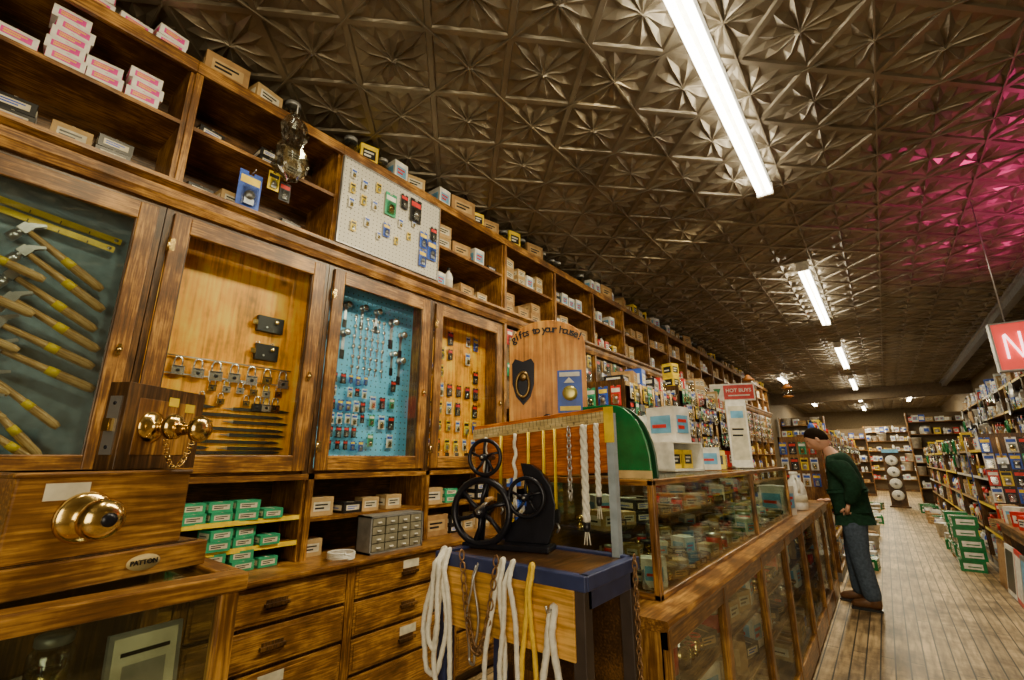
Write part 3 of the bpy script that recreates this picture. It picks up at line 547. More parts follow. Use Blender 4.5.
def loops(z,r,m,tw,L):
    b=B()
    for k,(x,w,d,sw) in enumerate(L):
        pts=[]; yo=-r*1.7*k
        for i in range(72):
            t=2*pi*i/72; c=math.cos(t); s=math.sin(t); dn=(1-c)/2
            prof=(abs(s)**.7)*(1 if s>0 else -1)*(.28+.72*min(1,dn*1.5))
            back=.02*max(0,1-dn*9)*(1+.6*k)
            pts.append((x+w*prof+sw*dn+.003*math.sin(5*t+2*k),ft+yo+back-.004*math.sin(3*t+k),z+r+.002-d*dn**.92))
        b.tube(pts,r,m,8,tw,True)
    return b
for z,r,m,tw,L,lab in ((bz+.010,.0078,ropew,170,[(-1.19,.052,.36,-.02),(-1.165,.036,.44,.028),(-1.18,.020,.28,0)],'thick white rope coil draped over bench corner'),
    (bz-.01,.0035,steel,0,[(-1.04,.020,.27,0)],'thin steel cable loop hanging from bench'),
    (bz+.008,.0072,ropew,190,[(-.94,.036,.46,-.02),(-.90,.032,.40,.020)],'twisted white rope loops hanging over bench'),
    (bz+.008,.0070,ropey,200,[(-.832,.022,.50,.0)],'slim yellow rope loop hanging from bench'),
    (bz-.09,.0095,ropew,150,[(-.762,.030,.38,.004)],'heavy twisted white rope hanging from bench')):
    O('rope',loops(z,r,m,tw,L),label=lab,cat='rope',group='ropes on the bench')
O('rope_hook',B().tube([(-.762,by0-.005,bz-.085),(-.762,ft-.012,bz-.085),(-.762,ft-.016,bz-.07)],.004,steel,6),parent=bench)
ch=B(); rusty=P('rusty_chain',(.3,.17,.08),.45,.7)
for i in range(30):
    t=i/29; p=Vector((-1.085+.14*t,ft-.006,bz+.015-1.0*t*(1-t)))
    ang=math.atan2(-1.0*(1-2*t),.14); X=Matrix.Translation(p)@Matrix.Rotation(-ang,4,'Y')@Matrix.Rotation(pi/2*(i%2),4,'X')
    ch.tube([(.016*math.cos(q*pi/4),.010*math.sin(q*pi/4),0) for q in range(8)],.0028,rusty,6,closed=True,X=X)
O('chain',ch,label='rusty steel chain hanging from the bench rail',cat='chain')
ch=B()
for i in range(30):
    t=i/29; p=Vector((bx1+.022,by1-.05-.01*t,bz+.01-.55*t)); X=Matrix.Translation(p)@Matrix.Rotation(pi/2,4,'Y')@Matrix.Rotation(pi/2*(i%2),4,'X')
    ch.tube([(.014*math.cos(q*pi/4),.008*math.sin(q*pi/4),0) for q in range(8)],.0025,rusty,6,closed=True,X=X)
O('chain',ch,label='rusty steel chain hanging beside the bench leg',cat='chain')
# rope winding machine with cast wheels
mc=O('rope_winding_machine',None,(-1.08,1.36,bz+.001),(0,0,.3),label='black cast iron rope winding machine with spoked wheels',cat='winding machine')
O('stand',B().box((-.17,-.05,0),(.15,.05,.018),iron).prism([(-.03,.018),(.13,.018),(.155,.08),(.16,.15),(.145,.21),(.11,.26),(.07,.285),(.03,.29),(.04,.25),(.06,.2),(.05,.13),(.01,.09),(-.04,.07)],.01,.045,iron,'y').tube([(-.13,.02,.018),(-.12,.02,.12),(-.10,.02,.32)],[.016,.013,.012],iron,8).cyl((-.10,-.03,.122),.012,.08,iron,'y').cyl((-.09,-.03,.31),.01,.07,iron,'y'),parent=mc,bev=.003)
def wheel(x,z,r,sp,y=-.04):
    b=B(); b.tube([(x+r*math.cos(q*pi/16),y,z+r*math.sin(q*pi/16)) for q in range(32)],r*.12,iron,8,closed=True)
    b.cyl((x,y-.025,z),r*.2,.065,iron,'y',16)
    for q in range(sp):
        a=q*2*pi/sp+.3; b.tube([(x,y,z),(x+r*.5*math.cos(a+.12),y,z+r*.5*math.sin(a+.12)),(x+r*math.cos(a),y,z+r*math.sin(a))],[r*.10,r*.075,r*.09],iron,6)
    b.cyl((x,y-.03,z),r*.08,.006,steel,'y',12)
    return b
O('wheel',wheel(-.10,.122,.108,6),parent=mc); O('wheel',wheel(-.09,.31,.062,5),parent=mc); O('wheel',wheel(.07,.175,.064,5),parent=mc)
O('crank',B().tube([(-.10,-.06,.13),(-.10,-.085,.13)],.006,steel).tube([(-.10,-.085,.13),(-.04,-.085,.17)],.006,steel).tube([(-.04,-.085,.17),(-.04,-.13,.17)],.009,hick),parent=mc)
# tool rack on the bench
rk=O('tool_rack',None,(-1.33,1.455,bz),label='wooden rack with yardstick and hanging straps on bench',cat='tool rack')
O('board',B().box((0,0,.22),(.62,.018,.44),W('rack_board',(.50,.13,.008),(.88,.32,.03),'x',.4)),(0,0,0),(0,-.07,0),parent=rk,bev=.003)
yb=B().box((0,-.008,.385),(.62,-.001,.425),W('yardstick_wood',(.6,.45,.2),(.85,.7,.4),'x',.4))
for i in range(36): yb.box((.01+i*.017,-.0086,.405 if i%3 else .395),(.0112+i*.017,-.008,.425),black)
O('yardstick',yb,(0,0,0),(0,-.07,0),parent=rk)
for i in range(1,12): O('numeral',text(str(i),.016,black,.0003),(.01+i*.051,-.0095,.395+i*.0036),(pi/2,-.07,0),parent=rk)
O('post',B().box((.595,-.01,.001),(.62,.02,.46),P('pale_blue_post',(.35,.42,.5),.4)),parent=rk); O('post',B().box((.12,.001,.001),(.14,.012,.40),darkz),parent=rk)
O('tape',B().box((.592,-.016,.36),(.626,-.011,.48),yel),parent=rk)
for i,(x,L,mm,tw,nm,cat) in enumerate(((.06,.26,ropew,300,'braided white cord','cord'),(.14,.22,yel,0,'yellow nylon strap','strap'),(.21,.24,ropew,300,'braided white cord','cord'),(.275,.27,yel,0,'yellow nylon strap','strap'),(.345,.30,yel,0,'yellow nylon strap','strap'),(.395,.28,yel,0,'yellow nylon strap','strap'),(.455,.25,steel,1,'steel chain length','chain'),(.515,.32,ropew,120,'twisted white rope end','rope'),(.565,.24,ropew,120,'twisted white rope end','rope'))):
    z=bz+.385+x*.07; th=tw==120
    b=B()
    if th:
        rr=.0075 if x<.55 else .0055
        for ph in (0,2*pi/3,4*pi/3): b.tube([(rr*math.cos(ph+q*.55),rr*.7*math.sin(ph+q*.55),-L*q/36) for q in range(37)],rr*.95,mm,7)
        b.tube([(.0,0,-L+.0),(0,0,-L-.02),(0,0,-L-.03)],[rr*1.7,rr*1.8,rr*1.2],black,8)
        for q in range(6): b.tube([(rr*.8*math.cos(q),rr*.6*math.sin(q),-L-.03),(rr*1.6*math.cos(q),rr*1.1*math.sin(q),-L-.07)],rr*.25,mm,5)
    elif tw==1:
        for q in range(13):
            X=Matrix.Translation((0,0,-.01-q*.019))@Matrix.Rotation(pi/2,4,'Y')@Matrix.Rotation(pi/2*(q%2),4,'X'); b.tube([(.013*math.cos(a*pi/4),.008*math.sin(a*pi/4),0) for a in range(8)],.0028,steel,6,closed=True,X=X)
    elif tw: 
        b.tube([(.003*math.sin(q),-.004*math.sin(q*.7),-L*q/24) for q in range(25)],.007,mm,8,tw)
        for q in range(5): b.tube([(.004*math.cos(q*1.3),.003*math.sin(q*1.3),-L),(.010*math.cos(q*1.3),.007*math.sin(q*1.3),-L-.05)],.0025,mm,5)
    else: b.tube([(0,0,0),(.003,-.004,-L*.5),(0,0,-L)],.010,mm,6,0,flat=.35).cb((0,0,-L-.02),(.026,.012,.045),black).tube([(0,0,-L-.04),(0.012,0,-L-.06),(0,0,-L-.075)],.004,steel,6)
    O('hanging_'+cat if cat=='chain' else cat,b,(-1.33+x,1.455-.024,z),label=nm+' hanging from the yardstick rack',cat=cat,group='straps and ropes on the rack')
# ------------------------------------------------------------ wood and glass counters
XC=-.61
ctop=W('counter_oak',(.20,.085,.02),(.56,.29,.07),'y',.3); ctopz=W('counter_oak_vertical',(.20,.085,.02),(.56,.29,.07),'z',.3)
ct=O('shop_counter',B().box((-1.25,1.55,0),(-1.22,6.55,.93),darkz).box((-1.22,1.55,0),(XC-.03,6.55,.12),dark).box((-1.22,1.55,0),(XC-.02,1.58,.93),ctopz).box((-1.22,6.52,0),(XC-.02,6.55,.93),darkz),label='long honey oak shop counter with glazed front panels',cat='counter')
O('countertop',B().prism([(-1.28,.935),(XC-.01,.935),(XC+.018,.942),(XC+.024,.955),(XC+.018,.97),(-1.28,.97)],1.5,6.6,ctop,'y'),parent=ct)
cf=B().box((XC-.03,1.55,.87),(XC,6.55,.935),ctop).box((XC-.03,1.55,.02),(XC,6.55,.16),ctop)
ys=[1.55,2.2,2.95,3.7,4.5,5.3,6.0,6.55]
for y in ys: cf.box((XC-.03,y-.025 if y>1.6 else y,.02),(XC+.004,y+.025 if y<6.5 else y,.935),ctopz)
O('front_frame',cf,parent=ct,bev=.004)
for i in range(7): O('glass_pane',B().box((XC-.018,ys[i]+.03,.16),(XC-.014,ys[i+1]-.03,.87),glass3),parent=ct)
for z in (.45,.68): O('shelf',B().box((-1.22,1.58,z-.01),(XC-.04,6.52,z),oaky),parent=ct)
MU=['dim','blk','card','jar','can','cards','valve','bracket','knobb','wht']
fill(MU,XC-.06,1.6,6.5,.681,.16,'a shelf inside the counter','goods inside the shop counter',skip=.1,gap=(0,.02),jit=.4)
fill(MU+['wht','cards'],XC-.06,1.6,6.5,.451,.2,'a shelf inside the counter','goods inside the shop counter',skip=.1,gap=(0,.02),jit=.3)
fill(['wht','card','cards','blk','canw'],XC-.06,1.6,6.5,.121,.3,'the counter base','goods inside the shop counter',skip=.1)
XG=-.675
gc=O('countertop_showcase',None,(0,0,.971),label='oak framed glass showcase standing on the counter',cat='showcase')
g=B()
for x in (XG-.025,-1.25):
    for y in (1.69,3.3,4.6): g.box((x,y-.014,0),(x+.025,y+.014,.385),ctopz)
for x in (XG-.025,-1.25): g.box((x,1.676,.378),(x+.025,4.614,.4),ctop); g.box((x,1.676,0),(x+.025,4.614,.02),ctop)
for y in (1.676,3.29,4.588): g.box((-1.25,y,.378),(XG,y+.026,.4),oakx); g.box((-1.25,y,0),(XG,y+.026,.02),oakx)
O('frame',g,parent=gc,bev=.003)
O('glass_pane',B().box((XG-.014,1.7,.02),(XG-.011,4.59,.378),glass2),parent=gc); O('glass_pane',B().box((-1.225,1.688,.02),(XG-.025,1.691,.378),glass2),parent=gc); O('glass_top',B().box((-1.225,1.70,.392),(XG-.025,4.588,.397),glass2),parent=gc)
O('shelf',B().box((-1.22,1.71,.19),(XG-.2,4.58,.196),glass2),parent=gc)
O('back_panel',B().box((-1.24,1.70,.02),(-1.235,4.59,.378),dark),parent=gc)
SM=['dim','blk','dim','can','bracket','valve','knobb','bracket','valve','jar','knobb','dim','blk','cards','wht']
for j,x in enumerate((XG-.03,XG-.12,XG-.21,XG-.30,XG-.39)): fill(SM,x,1.72,4.56,.982,.10,'the showcase floor','goods in the glass showcase',skip=.1,gap=(0,.02),depth=.1,smin=.4,smax=.75,jit=1.0)
for x in (XG-.22,XG-.32): fill(SM,x,1.72,4.56,1.168,.12,'a showcase shelf','goods in the glass showcase',skip=.15,gap=(0,.02),depth=.1,smin=.5,smax=.8,jit=.8)
# things standing on the showcase top
st=O('counter_display_stand',B().box((-.13,-.16,0),(.13,.16,.012),white).box((-.13,-.16,.0),(-.12,.16,.34),white).box((-.13,-.16,0),(.13,-.152,.17),white).box((-.13,.152,0),(.13,.16,.17),white),(-1.06,2.95,1.372),(0,0,-.25),label='white counter display stand with yellow packets',cat='display stand')
for z in (.17,): O('shelf',B().box((-.12,-.152,z-.006),(.13,.152,z),white),parent=st)
for q in range(2): put('yelb',(-1.04+.02*q,2.87+.15*q,1.386),-.25,.8,'the counter display stand','packets in the counter display stand')
put('wht',(-1.05,2.93,1.544),-.25,1.35,'the counter display stand','packets in the counter display stand')
pn=O('poster_stand',B().box((-.07,-.05,0),(.07,.05,.012),white).box((-.08,-.006,.012),(.08,.006,.55),white).box((-.065,-.008,.06),(.065,-.006,.5),paper).box((-.05,-.009,.40),(.05,-.008,.46),lblue).box((-.05,-.009,.30),(.04,-.008,.315),black).box((-.05,-.009,.25),(.03,-.008,.265),black),(-.92,4.2,1.372),(0,0,.5),label='tall white poster stand on the glass showcase',cat='poster stand')
for (k,x,y) in (('wht',-1.1,3.5),('cards',-1.0,3.75),('wht',-.95,3.35),('redb',-1.1,4.45),('cards',-1.1,2.35),('yelb',-1.1,2.55),('yelb',-.95,3.55)): put(k,(x,y,1.372),R.uniform(-.6,.6),.9,'the glass showcase','boxes on top of the glass showcase')
# knocker display board (arched)
kb=O('door_knocker_display',None,(-1.21,1.80,1.372),(0,0,.45),label='arched pine display board with brass door knocker',cat='display board')
hw=.185
pts=[(-hw,0),(hw,0),(hw,.61)]+[(hw*math.cos(q*pi/16),.61+.125*math.sin(q*pi/16)) for q in range(1,16)]+[(-hw,.61)]
O('board',B().prism(pts,-.012,.012,W('knocker_pine',(.66,.25,.03),(.92,.48,.10),'z',.4,.4),'y').box((-hw,-.05,0),(hw,.06,.03),oakx),parent=kb,bev=.003)
s='gifts to your house!'; lb=B(); N_=len(s)-1
for i,c in enumerate(s):
    if c==' ': continue
    t=i/N_-.5; me=text(c,.052,black,.0012,bold=.0012)
    x=t*.325; zz=.61+.10*math.sqrt(max(0,1-(x/.195)**2))-.022; sl=-math.atan2(.10*x/(.195**2),math.sqrt(max(.05,1-(x/.195)**2)))
    X=Matrix.Translation((x,-.0145,zz))@Matrix.Rotation(-sl*.6,4,'Y')@Matrix.Rotation(pi/2,4,'X')
    lb.add([tuple(v.co) for v in me.vertices],[list(p.vertices) for p in me.polygons],black,False,X)
O('lettering',lb,parent=kb)
def knock(x,z,s,m):
    b=B().lathe([(.026,0),(.026,-.006),(.02,-.012),(.006,-.014)],(x,-.012,z),m,'y',16)
    b.tube([(x+.028*s*math.sin(q*pi/10),-.03,z-.04*s+.045*s*math.cos(q*pi/10)*1.2) for q in range(20)],.006*s,m,8,closed=True).cb((x,-.014,z-.1*s),(.02,.008,.02),m)
    return b
ap=P('antique_brass',(.25,.16,.06),.35,.9)
O('door_knocker',knock(-.115,.46,1.1,ap).prism([(-.17,.52),(-.155,.545),(-.115,.53),(-.075,.545),(-.06,.52),(-.062,.42),(-.08,.36),(-.115,.32),(-.15,.36),(-.168,.42)],-.018,-.012,iron,'y'),parent=kb); O('door_knocker',knock(.0,.25,1.0,iron),parent=kb)
O('blue_card',B().box((.05,-.016,.28),(.165,-.012,.48),blue).box((.06,-.018,.45),(.155,-.016,.47),white).box((.06,-.018,.29),(.155,-.016,.31),yel).lathe([(.035,0),(.035,-.012),(.022,-.016)],(.108,-.016,.37),P('gold_disc',(.5,.42,.1),.3,.5),'y').prism([(.08,.42),(.13,.42),(.105,.445)],-.018,-.016,white,'y'),parent=kb)
# green dispenser
gp=O('green_dispenser',None,(-.865,1.74,1.372),label='green enamelled curved dispenser on the glass showcase',cat='dispenser')
gpts=[(-.12,0),(.17,0),(.168,.04)]+[(.168-.16*(1-math.cos(q*pi/16)),.04+.25*math.sin(q*pi/16)) for q in range(1,9)]+[(-.12,.29)]
O('side_panel',B().prism(gpts,-.012,0,green,'y'),parent=gp,bev=.004); O('side_panel',B().prism(gpts,.05,.06,P('dark_green_enamel',(.006,.05,.018),.35),'y'),parent=gp,bev=.004)
O('cover',B().box((-.12,0,.0),(.0,.05,.27),P('dark_green_enamel',(.006,.05,.018),.35)),parent=gp)
O('price_strip',B().box((-.12,-.016,.0),(.17,-.012,.03),P('tan_strip',(.6,.45,.2),.5)).box((-.10,-.018,.008),(.0,-.016,.022),black),parent=gp)
# ------------------------------------------------------------ racks
def gondola(x0,x1,y0,y1,h,zs,lab,face=1,m=white,group='shop gondolas'):
    root=O('shelf_rack',B().box((x0,y0,0),(x1,y1,.1),grey).box(((x0 if face>0 else x1-.02),y0,.1),((x0+.02 if face>0 else x1),y1,h),tanpeg).box((x0,y0,.1),(x1,y0+.015,h),m).box((x0,y1-.015,.1),(x1,y1,h),m),label=lab,cat='shelving',group=group)
    for z in zs: O('shelf',B().box((x0+.02,y0+.02,z-.02),(x1-.0,y1-.02,z),m).box(((x1 if face>0 else x0-.003),y0+.02,z-.03),((x1+.003 if face>0 else x0),y1-.02,z+.005),yel if R.random()<.3 else (white if R.random()<.4 else card2)),parent=root)
def endrack(x0,x1,y,h,zs,lab):
    root=O('shelf_rack',B().box((x0,y,0),(x1,y+.4,.1),dark).box((x0,y+.38,.1),(x1,y+.4,h),tanpeg).box((x0,y,.1),(x0+.03,y+.38,h),oak).box((x1-.03,y,.1),(x1,y+.38,h),oak),label=lab,cat='shelving',group='end racks')
    for z in zs:
        O('shelf',B().box((x0+.03,y,z-.02),(x1-.03,y+.38,z),oakx),parent=root)
        x=x0+.12
        while x<x1-.12:
            k=R.choice(['wht','redb','yelb','blub','card','canw','bucket','botw','cards','spool','wht']); s=R.uniform(.9,1.5)
            put(k,(x,y+.14,z+.001),-pi/2+R.uniform(-.1,.1),min(s,.36/ARC[k][1][2]),'the end rack','goods on the end racks'); x+=ARC[k][1][1]*s*1.0+R.uniform(0,.02)
BR=['wht','redb','yelb','blub','botw','botb','boty','botr','canw','can','cards','card','blk']
HC=['cblue','cyel','cred','cwht','cblk','cgrn','cblk','cwht']
for y0,y1,h in ((3.3,4.5,2.05),(4.55,5.8,2.15),(5.85,7.1,2.05)):
    zs=[.5,.9,1.25,h-.02]
    gondola(-1.95,-1.5,y0,y1,h,zs,'dark shelf rack of small goods behind the counter',m=darkz)
    for z in zs[1:]: fill(['yelb','wht','cards','jar','redb','botw','blub','blk','card','spool'],-1.52,y0+.03,y1-.03,z+.001,.28,'the rear rack','goods on racks behind the counter',gap=(0,.02),jit=.3)
    hang(HC+['hbrush'],-1.48,y0+.03,y1-.03,1.45,h-.03,'the rear rack','carded goods on racks behind the counter',sy=.085,sz=.15,p=.92)
    for q in range(16): put(R.choice(HC),(-1.9+(q%4)*.11,y0-.012,h-.05-.19*(q//4)),-pi/2,1.05,'the rack end','carded goods on racks behind the counter')
for i,(y0,y1) in enumerate(((7.2,9.0),(9.05,10.9),(10.95,12.8),(12.85,14.7),(14.75,16.6),(16.65,18.4))):
    zs=[.12,.5,.9,1.3,1.7]; h=1.72+.1*(i%2)
    gondola(-1.1,-.62,y0,y1,h,zs,'aisle shelf rack crowded with boxed goods',m=oak)
    for z in zs: fill(BR,-.64,y0+.03,y1-.03,z+.001,.34,'the aisle rack','goods on the aisle racks',gap=(0,.03),jit=.2)
    hang(HC,-.60,y0+.05,y1-.05,1.35,1.69,'the aisle rack','carded goods on the aisle racks',sy=.12,sz=.2,p=.6)
    for q in range(12): put(R.choice(HC),(-1.05+(q%4)*.11,y0-.012,1.65-.2*(q//4)),-pi/2,1.05,'the rack end','carded goods on the aisle racks')
    for q in range(4): put(R.choice(['bucket','card','canw','grn','wht']),(-.42+R.uniform(-.05,.05),y0+.3+.4*q,0),R.uniform(-.5,.5),R.uniform(.8,1.1),'the floor beside the aisle','goods on the floor by the aisle racks')
    zs=[.12,.5,.85,1.2,1.55]
    a_,b_=(y0+.8 if i else 8.4),y1+.7
    gondola(.98,1.45,a_,b_,1.75,zs,'dark shelf rack of cans and bottles along aisle',-1,darkz)
    for z in zs: fill(['canw','botw','can','wht','botb','cards','botr','yelb','bucket' if z>1.5 else 'card','blk','redb','spool'],1.0,a_+.03,b_-.03,z+.001,.3,'the dark aisle rack','goods on the dark aisle racks',face=pi,gap=(0,.02),jit=.3)
    hang(HC+['hbrush','hhose','hpan'],.965,a_+.05,b_-.05,1.3,1.74,'the dark aisle rack','carded goods on the dark aisle racks',face=pi,sy=.16,sz=.24,p=.5)
    for q in range(20): put(R.choice(HC+['hbrush']),(1.03+(q%4)*.115,a_-.012,1.70-.20*(q//4)),-pi/2,1.25,'the rack end','carded goods on the dark aisle racks')
    R2=['bucket','canw','card','grn','spool','wht']
    for q in range(5): put(R.choice(R2),(.76+R.uniform(-.08,.06),a_+.3+.36*q+(1.3 if i==0 else 0),0),pi+R.uniform(-.4,.4),R.uniform(.85,1.2),'the floor beside the aisle','goods on the floor by the aisle racks')
for i in range(8):
    y0=3.4+i*1.9; y1=y0+1.85; zs=[.5,.95,1.4,1.85,2.3,2.75]
    gondola(1.95,2.38,y0,y1,2.78,zs,'tall shelving against the shop wall',-1,darkz,'tall shelving')
    for z in zs[2:]: fill(['canw','card','wht','botw','cards','bucket','spool','redb','blub','wht'],1.97,y0+.04,y1-.04,z+.001,.4,'the tall shelving','goods on the tall wall shelving',face=pi,gap=(0,.02),jit=.3,smax=1.5)
    if 2<=i: hang(HC+['hbrush','hhose','hpan','hpan'],1.93,y0+.1,y1-.1,1.95,2.74,'the tall shelving','goods hung on the tall shelving',face=pi,sy=.24,sz=.3,p=.55,s=1.2)
endrack(-2.9,-1.5,19.8,2.9,[.5,.9,1.3,1.75,2.2,2.6],'tall rack of goods at the aisle end')
endrack(.75,2.3,20.2,2.9,[.5,.9,1.3,1.75,2.2,2.6],'tall rack of goods at the aisle end')
endrack(-1.4,-.45,23.4,2.6,[.5,.9,1.3,1.75,2.2],'rack of goods in the back room')
endrack(-.6,1.2,27.5,2.9,[.5,.9,1.3,1.75,2.2,2.6],'rack of goods in the back room')
for i,(x,y,z) in enumerate(((-1.5,7.9,2.45),(-1.2,9.6,2.5))):
    r=O('hanging_lantern',B().lathe([(.03,0),(.09,.02),(.09,.03),(.06,.04)],(0,0,0),orange).lathe([(.06,.04),(.08,.1),(.05,.17)],(0,0,0),plastic).lathe([(.06,.17),(.09,.19),(.04,.24),(.02,.27)],(0,0,0),orange),(x,y,z),label='dull orange metal lantern hung from ceiling cord',cat='lantern',group='hanging lanterns')
    O('cord',B().tube([(0,0,.27),(0,0,H-.02-z)],.003,black,5),parent=r)
# display table
tb=O('display_table',B().box((.92,6.1,.70),(1.7,8.2,.74),oaky),label='wooden display table piled with goods',cat='table')
for x in (.95,1.62):
    for y in (6.15,8.1): O('leg',B().box((x,y,0),(x+.05,y+.05,.70),oak),parent=tb)
O('apron',B().box((.95,6.15,.6),(.97,8.15,.70),oaky),parent=tb)
fill(['redb','wht','redb','redb','cards','spool'],.95,6.15,8.15,.741,.22,'the display table','goods on the display table',face=pi,gap=(0,.01),jit=.8,stack=.3); fill(['redb','wht','bucket','redb'],1.25,6.15,8.15,.741,.35,'the display table','goods on the display table',face=pi,jit=.5,stack=.3); fill(['redb','wht','card'],1.5,6.15,8.15,.741,.4,'the display table','goods on the display table',face=pi,jit=.5,stack=.4)
for i in range(6): 
    O('leaning_panel',B().box((-.008,-.2,0),(.008,.2,.52),[white,card2,grey,red,white,oakx][i]).box((-.0095,-.17,.05),(-.008,.17,.47),[card2,white,lblue,white,black,card][i]),(.86-.0*i,5.95+i*.42,0),(0,.12,R.uniform(-.08,.08)),label='flat framed panel leaning against the table',cat='panel',group='panels leaning on the table')
for i in range(3):
    for j in range(5-i%2): put('grn',(.70+R.uniform(-.03,.03),9.0+i*.31,.0+j*.137),pi+R.uniform(-.08,.08),.85,'the floor beside the aisle','stacked green cartons')
# signs
ns=O('neon_sign',B().box((0,0,0),(.85,.08,.39),P('red_lit_panel',(.75,.05,.04),.4,0,.1,3,.8)),(.885,5.5,2.16),label='red illuminated box sign with white letter hung from ceiling',cat='sign')
O('frame',B().box((-.012,-.01,-.012),(.862,.09,0),grey).box((-.012,-.01,.39),(.862,.09,.402),grey).box((-.012,-.01,0),(0,.09,.39),grey).box((.85,-.01,0),(.862,.09,.39),grey),parent=ns)
O('lettering',B().tube([(.06,-.012,.09),(.062,-.012,.29),(.068,-.012,.30),(.145,-.012,.095),(.153,-.012,.10),(.155,-.012,.31)],.008,P('lit_letter',(1,.55,.55),.3,0,.02,3,4),8),parent=ns)
for x in (.1,.75): O('hanging_rod',B().tube([(x,.04,.4),(x,.04,H-2.18)],.005,steel,6),parent=ns)
hb=O('hanging_sign',B().box((-.26,-.01,-.11),(.26,.01,.11),white),(-1.40,6.3,2.26),(0,0,.35),label='red and white sale sign hung from ceiling',cat='sign')
O('red_panel',B().box((-.10,-.013,-.09),(.245,-.01,.09),red),parent=hb); O('emblem',B().prism([(-.22,.05),(-.13,.05),(-.175,-.06)],-.014,-.01,green,'y'),parent=hb)
O('lettering',text('HOT BUYS',.062,white,.002,bold=.001),(.072,-.015,.02),(pi/2,0,0),parent=hb); O('underline',B().box((-.05,-.015,-.05),(.2,-.013,-.035),white),parent=hb)
for x in (-.23,.23): O('cord',B().tube([(x,0,.11),(x,0,H-2.28)],.002,black,5),parent=hb)
for i in range(4):
    o=O('basin',B().lathe([(.17,0),(.19,-.02),(.19,-.04),(.15,-.06),(.05,-.07)],(0,0,0),white,'y',24).lathe([(.05,-.07),(.04,-.09),(.005,-.095)],(0,0,0),grey,'y'),(.15,18.6,.35+i*.34),label='round white basin stacked on a display stand',cat='basin',group='white basins'); o.scale=(.8,1,.8)
O('display_stand',B().box((-.05,18.62,0),(.35,18.7,1.7),darkz).box((-.1,18.5,0),(.4,18.8,.05),darkz).box((-.05,18.5,1.6),(.35,18.7,1.7),lblue),label='dark display stand holding white basins',cat='display stand')
jg=O('white_jug',B().lathe([(.105,0),(.12,.01),(.125,.06),(.12,.22),(.10,.30),(.06,.35),(.045,.37),(.045,.40)],(0,0,0),white,n=24).lathe([(.05,.40),(.052,.405),(.052,.43),(.045,.435)],(0,0,0),white),(-.72,5.3,.971),(0,0,.4),label='white plastic jug with handle standing on the counter',cat='jug')
O('handle',B().tube([(.0,-.06,.36),(0,-.12,.36),(0,-.16,.32),(0,-.155,.24),(0,-.11,.20)],.014,white,8),parent=jg); O('jug_label',B().lathe([(.1262,.09),(.1235,.17)],(0,0,0),paper,n=24),parent=jg); jg.scale=(.72,.72,.8)
put('wht',(-.85,4.95,.971),.4,1.2,'the counter top'); put('redb',(-.98,5.45,.971),0,1,'the counter top'); put('jar',(-.85,5.6,.971),0,1,'the counter top'); put('botb',(-1.05,5.2,.971),0,1,'the counter top'); put('card',(-1.05,5.8,.971),0,1,'the counter top'); put('wht',(-.8,4.75,.971),-.3,1.5,'the counter top')
flush_items()
# ------------------------------------------------------------ person
def skinmesh(vs,es,rs,root,subs=2,m=None):
    me=bpy.data.meshes.new('sk'); bm=bmesh.new(); lay=bm.verts.layers.skin.verify(); V=[]
    for i,p in enumerate(vs):
        v=bm.verts.new(p); r=rs[i]; v[lay].radius=r if isinstance(r,tuple) else (r,r); v[lay].use_root=(i==root); V.append(v)
    for a,b in es: bm.edges.new((V[a],V[b]))
    bm.to_mesh(me); bm.free()
    o=bpy.data.objects.new('sk',me); col.objects.link(o)
    s=o.modifiers.new('s','SKIN'); s.use_smooth_shade=True
    u=o.modifiers.new('u','SUBSURF'); u.levels=subs; u.render_levels=subs
    bpy.context.view_layer.update()
    r=bpy.data.meshes.new_from_object(o.evaluated_get(bpy.context.evaluated_depsgraph_get())); bpy.data.objects.remove(o)
    r.materials.clear(); r.materials.append(m)
    for p in r.polygons: p.use_smooth=True; p.material_index=0
    return r
def addmesh(b,me,m): b.add([v.co[:] for v in me.vertices],[list(p.vertices) for p in me.polygons],m,True)
sk=[(.0,0,.96),(-.01,0,1.10),(-.03,0,1.28),(-.05,0,1.41),(-.095,0,1.50),(-.145,0,1.57),
    (-.04,-.19,1.40),(.075,-.25,1.17),(-.01,-.205,.985),
    (-.05,.19,1.40),(-.04,.25,1.14),(-.16,.21,.97),
    (.0,-.10,.88),(.0,-.11,.50),(.06,-.12,.10),
    (.0,.10,.88),(-.05,.12,.50),(-.05,.15,.10)]
ed=[(0,1),(1,2),(2,3),(3,4),(4,5),(3,6),(6,7),(7,8),(3,9),(9,10),(10,11),(0,12),(12,13),(13,14),(0,15),(15,16),(16,17)]
rb=[.12,.11,.13,.09,.06,.055,.05,.038,.026,.05,.038,.026,.075,.052,.036,.075,.052,.036]
mb=B(); addmesh(mb,skinmesh(sk,ed,rb,0,2,skin),skin)
hc=Vector((-.205,0,1.65)); Xh=Matrix.Translation(hc)@Matrix.Rotation(pi,4,'Z')@Matrix.Rotation(.6,4,'Y')@Matrix.Diagonal((1.05,1.05,1.05,1))
def gs(a,b,s): return math.exp(-((a*a+b*b)/(s*s)))
def headpt(lo,la,k=1.0,feat=1):
    lw=lo if lo<pi else lo-2*pi
    rx,ry,rz=.098*k,.076*k,.125*k
    jaw=1-.22*max(0,-math.sin(la))**1.2
    x=rx*math.cos(la)*math.cos(lo)*(1 if math.cos(lo)<0 else jaw+.08); y=ry*math.cos(la)*math.sin(lo)*jaw; z=rz*math.sin(la)
    if feat: x+=.036*gs(lw,la+.12,.2)+.014*gs(lw,la+.75,.25)+.008*gs(lw,la+.45,.18)-.014*(gs(lw-.38,la-.05,.2)+gs(lw+.38,la-.05,.2))+.008*gs(lw,la-.28,.4)
    return (x,y,z)
